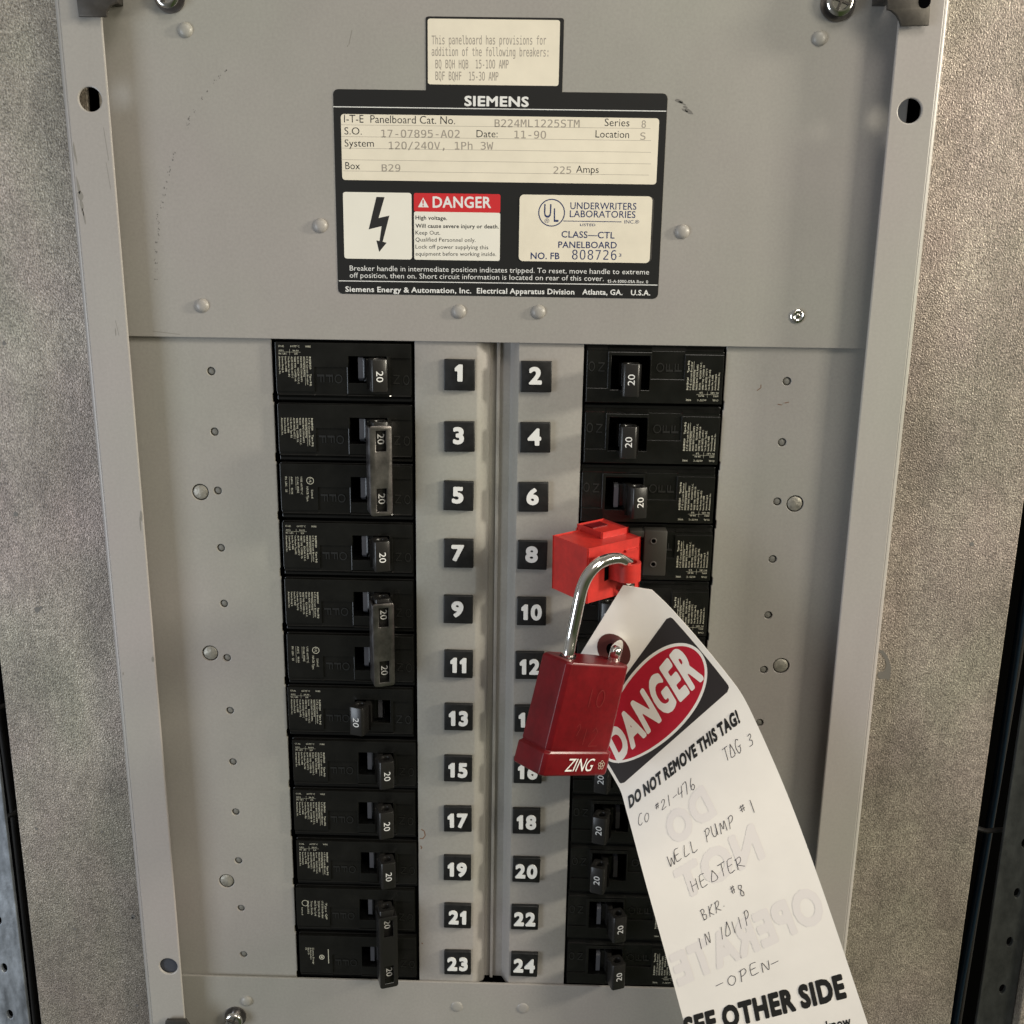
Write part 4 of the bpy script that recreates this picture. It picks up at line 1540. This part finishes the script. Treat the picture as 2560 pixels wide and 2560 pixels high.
rTR, rBR, rBL = inv(1672, 1543), inv(1822, 1726), inv(1555, 1962)
print('rect', rTR, rBR, rBL, 'hole', hole_c)
b = MB()
u0, u1 = rBL[0] - 3, (rTR[0] + rBR[0]) / 2 + 6
v0, v1 = rTR[1] - 2, (rBR[1] + rBL[1]) / 2
tag_patch(b, rr_fn(u0, u1, v0, v1, 12), 20, 40, 0.05)
b.build('black_panel', 'tagblk', tg)
ecu, ecv = (u0 + u1) / 2, (v0 + v1) / 2
rx_, ry_ = (u1 - u0) / 2 - 2, (v1 - v0) / 2 - 10


def ell(rx1, ry1):
    def fn(s, t):
        a_ = (t - .5) * 2
        wdt = sqrt(max(0, 1 - a_ * a_))
        return (ecu + rx1 * wdt * (2 * s - 1), ecv + ry1 * a_)
    return fn


def ell2(rx1, ry1):
    def fn(s, t):
        q = sin((t - .5) * pi)
        wdt = sqrt(max(0, 1 - q * q))
        return (ecu + rx1 * wdt * (2 * s - 1), ecv + ry1 * q)
    return fn


b = MB()
tag_patch(b, ell2(rx_, ry_), 20, 40, 0.09)
b.build('white_oval', 'tag', tg)
b = MB()
tag_patch(b, ell2(rx_ - 7, ry_ - 7), 20, 40, 0.13)
b.build('red_oval', 'tagred', tg)


def tag_text(mb, s, A, B_, cap, off=0.17, mirror=False, **k):
    """A,B: baseline ends in tag u,v ; cap in tag units"""
    v, f, w = text_geo(s, **k)
    ax = Vector((B_[0] - A[0], B_[1] - A[1]))
    L = ax.length
    ax /= L
    up = Vector((ax.y, -ax.x))
    cap = cap / (1 + 2 * k.get('bold', 0))
    out = []
    for p in v:
        x = p[0] / w * L
        if mirror:
            x = L - x
        q = Vector(A) + ax * x + up * p[1] * cap
        out.append(TG(q.x, q.y, off))
    mb.add(out, f)


b = MB()
tag_text(b, 'DANGER', (ecu - rx_ + 22, ecv + 40), (ecu + rx_ - 34, ecv + 40), 94, bold=0.075, shear=0.22, res=4, space=.99)
b.build('danger_word', 'tag', tg)
b = MB()
A_, B_ = inv(1574, 2020), inv(1853, 1802)
print('donot', A_, B_)
tag_text(b, 'DO NOT REMOVE THIS TAG!', A_, B_, 31, bold=0.075, shear=0.2, res=3)
b.build('printed_warning', 'ink', tg)
b = MB()
A_, B_ = inv(1714, 2596), inv(2117, 2490)
tag_text(b, 'SEE OTHER SIDE', A_, B_, 60, bold=0.085, res=3)
A_, B_ = inv(1720, 2660), inv(2150, 2556)
tag_text(b, 'Removed only by those who know', (A_[0] + 30, A_[1]), (B_[0] - 20, B_[1]), 25, bold=0.03, res=2)
b.build('printed_heading', 'ink', tg)
# print of the back showing through, mirrored
b = MB()
tag_text(b, 'DO', (95, 560), (225, 545), 88, 0.09, True, bold=0.08, res=3)
tag_text(b, 'NOT', (75, 700), (300, 695), 88, 0.09, True, bold=0.08, res=3)
tag_text(b, 'OPERATE', (10, 905), (390, 885), 90, 0.09, True, bold=0.08, res=3)
b.build('show_through_print', 'ghost', tg)
# reinforcing patch round the hole
hu, hv = hole_c


def disc(mb, r, off, rin=0.0, ru=1.0):
    n_ = 24
    if rin:
        v = [TG(hu + rr_ * ru * cos(2 * pi * k / n_), hv + rr_ * sin(2 * pi * k / n_), off) for rr_ in (rin, r) for k in range(n_)]
        mb.add(v, [(k, (k + 1) % n_, n_ + (k + 1) % n_, n_ + k) for k in range(n_)])
    else:
        mb.add([TG(hu + r * ru * cos(2 * pi * k / n_), hv + r * sin(2 * pi * k / n_), off) for k in range(n_)], [tuple(range(n_))])


b = MB()
disc(b, 46, 0.15, 21, 0.82)
b.build('hole_patch', 'brown', tg)
b = MB()
disc(b, 22, 0.12, 0, 0.82)
b.build('tag_hole', 'void', tg)

# handwriting: single strokes on a 1-high cell
G = {
    'C': [[(.85, .95), (.45, 1.0), (.1, .6), (.15, .15), (.5, 0), (.8, .1)]],
    'O': [[(.5, 1), (.15, .75), (.15, .3), (.5, .02), (.85, .3), (.85, .75), (.5, 1)]],
    'o': [[(.5, .85), (.2, .6), (.2, .3), (.5, .12), (.8, .3), (.8, .6), (.45, .85)]],
    '#': [[(.3, .5), (.35, 1.05)], [(.6, .5), (.65, 1.05)], [(.12, .9), (.82, .95)], [(.1, .68), (.8, .73)]],
    '2': [[(.1, .75), (.35, 1), (.7, .85), (.55, .45), (.1, 0), (.9, .05)]],
    '1': [[(.5, 1), (.5, 0)]],
    '-': [[(.1, .45), (.85, .5)]],
    '4': [[(.2, 1), (.1, .45), (.85, .5)], [(.75, 1), (.65, 0)]],
    '7': [[(.1, .95), (.8, 1), (.4, 0)]],
    '6': [[(.6, 1), (.2, .5), (.2, .12), (.5, 0), (.8, .2), (.6, .45), (.2, .3)]],
    'W': [[(.0, 1), (.2, 0), (.5, .7), (.75, 0), (1.05, 1)]],
    'E': [[(.8, 1), (.2, .95), (.15, .02), (.85, .03)], [(.17, .5), (.65, .55)]],
    'L': [[(.2, 1), (.15, .02), (.85, .05)]],
    'P': [[(.25, 1), (.2, 0)], [(.1, .9), (.6, 1.02), (.8, .75), (.55, .5), (.22, .45)]],
    'U': [[(.15, 1), (.15, .25), (.45, 0), (.75, .25), (.8, 1), (.85, 0)]],
    'M': [[(.05, 0), (.2, .95), (.5, .3), (.8, .95), (.95, 0)]],
    'H': [[(.15, 1), (.15, 0)], [(.8, 1), (.8, 0)], [(.15, .5), (.8, .55)]],
    'A': [[(.5, 1), (.1, .08), (.9, .12), (.5, 1)]],
    'T': [[(.05, .95), (.95, 1)], [(.5, .97), (.5, 0)]],
    'R': [[(.2, 1), (.15, 0)], [(.05, .9), (.6, 1.02), (.75, .75), (.5, .5), (.2, .45), (1.0, .02)]],
    'B': [[(.2, 1), (.15, 0)], [(.1, .95), (.6, 1), (.65, .7), (.2, .52), (.75, .4), (.6, .05), (.1, .02)]],
    'K': [[(.2, 1), (.15, 0)], [(.8, 1), (.2, .45), (.85, .02)]],
    '.': [[(.45, .02), (.5, .08)]],
    '8': [[(.75, .9), (.4, 1), (.25, .75), (.7, .3), (.55, 0), (.2, .15), (.4, .5), (.8, .8), (.75, .92)]],
    'I': [[(.5, 1), (.5, 0)]],
    'N': [[(.15, 0), (.2, 1), (.75, .05), (.85, 1)]],
    'G': [[(.8, .9), (.4, 1), (.1, .5), (.4, 0), (.8, .15), (.8, .45), (.5, .45)], [(.8, .45), (1.0, .5)]],
    '3': [[(.15, .9), (.6, 1), (.7, .75), (.35, .55), (.75, .4), (.7, .08), (.15, .03)]],
}


def smooth2(pts):
    if len(pts) < 3:
        return [Vector(p) for p in pts]
    return [Vector((q.x, q.y)) for q in bez([(p[0], p[1], 0) for p in pts], 4)]


def hand(mb, s, A, B_, cap, wds=None, lw=1.55):
    ax = Vector((B_[0] - A[0], B_[1] - A[1]))
    L = ax.length
    ax /= L
    up = Vector((ax.y, -ax.x))
    n_ = len(s)
    cell = L / (n_ - 0.25)
    for i, ch in enumerate(s):
        if ch == ' ':
            continue
        jx_, jy_, js = random.uniform(-.10, .10), random.uniform(-.12, .10), random.uniform(.84, 1.12)
        sl_ = random.uniform(0.0, 0.22)
        for st_ in G[ch]:
            pts = smooth2(st_)
            q = [Vector(A) + ax * ((i + (p.x * .88 + jx_)) * cell + p.y * cap * sl_) + up * (p.y + jy_) * cap * js for p in pts]
            for a_, b_ in zip(q[:-1], q[1:]):
                d = b_ - a_
                if d.length < 1e-6:
                    continue
                d.normalize()
                nn = Vector((-d.y, d.x)) * lw / 2 * random.uniform(.85, 1.15)
                a2, b2 = a_ - d * .3, b_ + d * .3
                mb.add([TG(*(a2 + nn), .13), TG(*(b2 + nn), .13), TG(*(b2 - nn), .13), TG(*(a2 - nn), .13)], [(0, 1, 2, 3)])


random.seed(5)
b = MB()
for (s, A_, B_, cp) in (('CO #21-476', (1596, 2068), (1738, 1968), 27), ('TAG 3', (1813, 1906), (1884, 1862), 29), ('WELL PUMP #1', (1673, 2166), (1890, 2028), 30),
                        ('HEATER', (1732, 2232), (1860, 2164), 30), ('BKR. #8', (1757, 2300), (1864, 2236), 31), ('IN 1A11P', (1747, 2372), (1876, 2312), 32), ('-OPEN-', (1793, 2476), (1950, 2412), 27)):
    hand(b, s, inv(*A_), inv(*B_), cp)
b.build('handwriting', 'pen', tg)
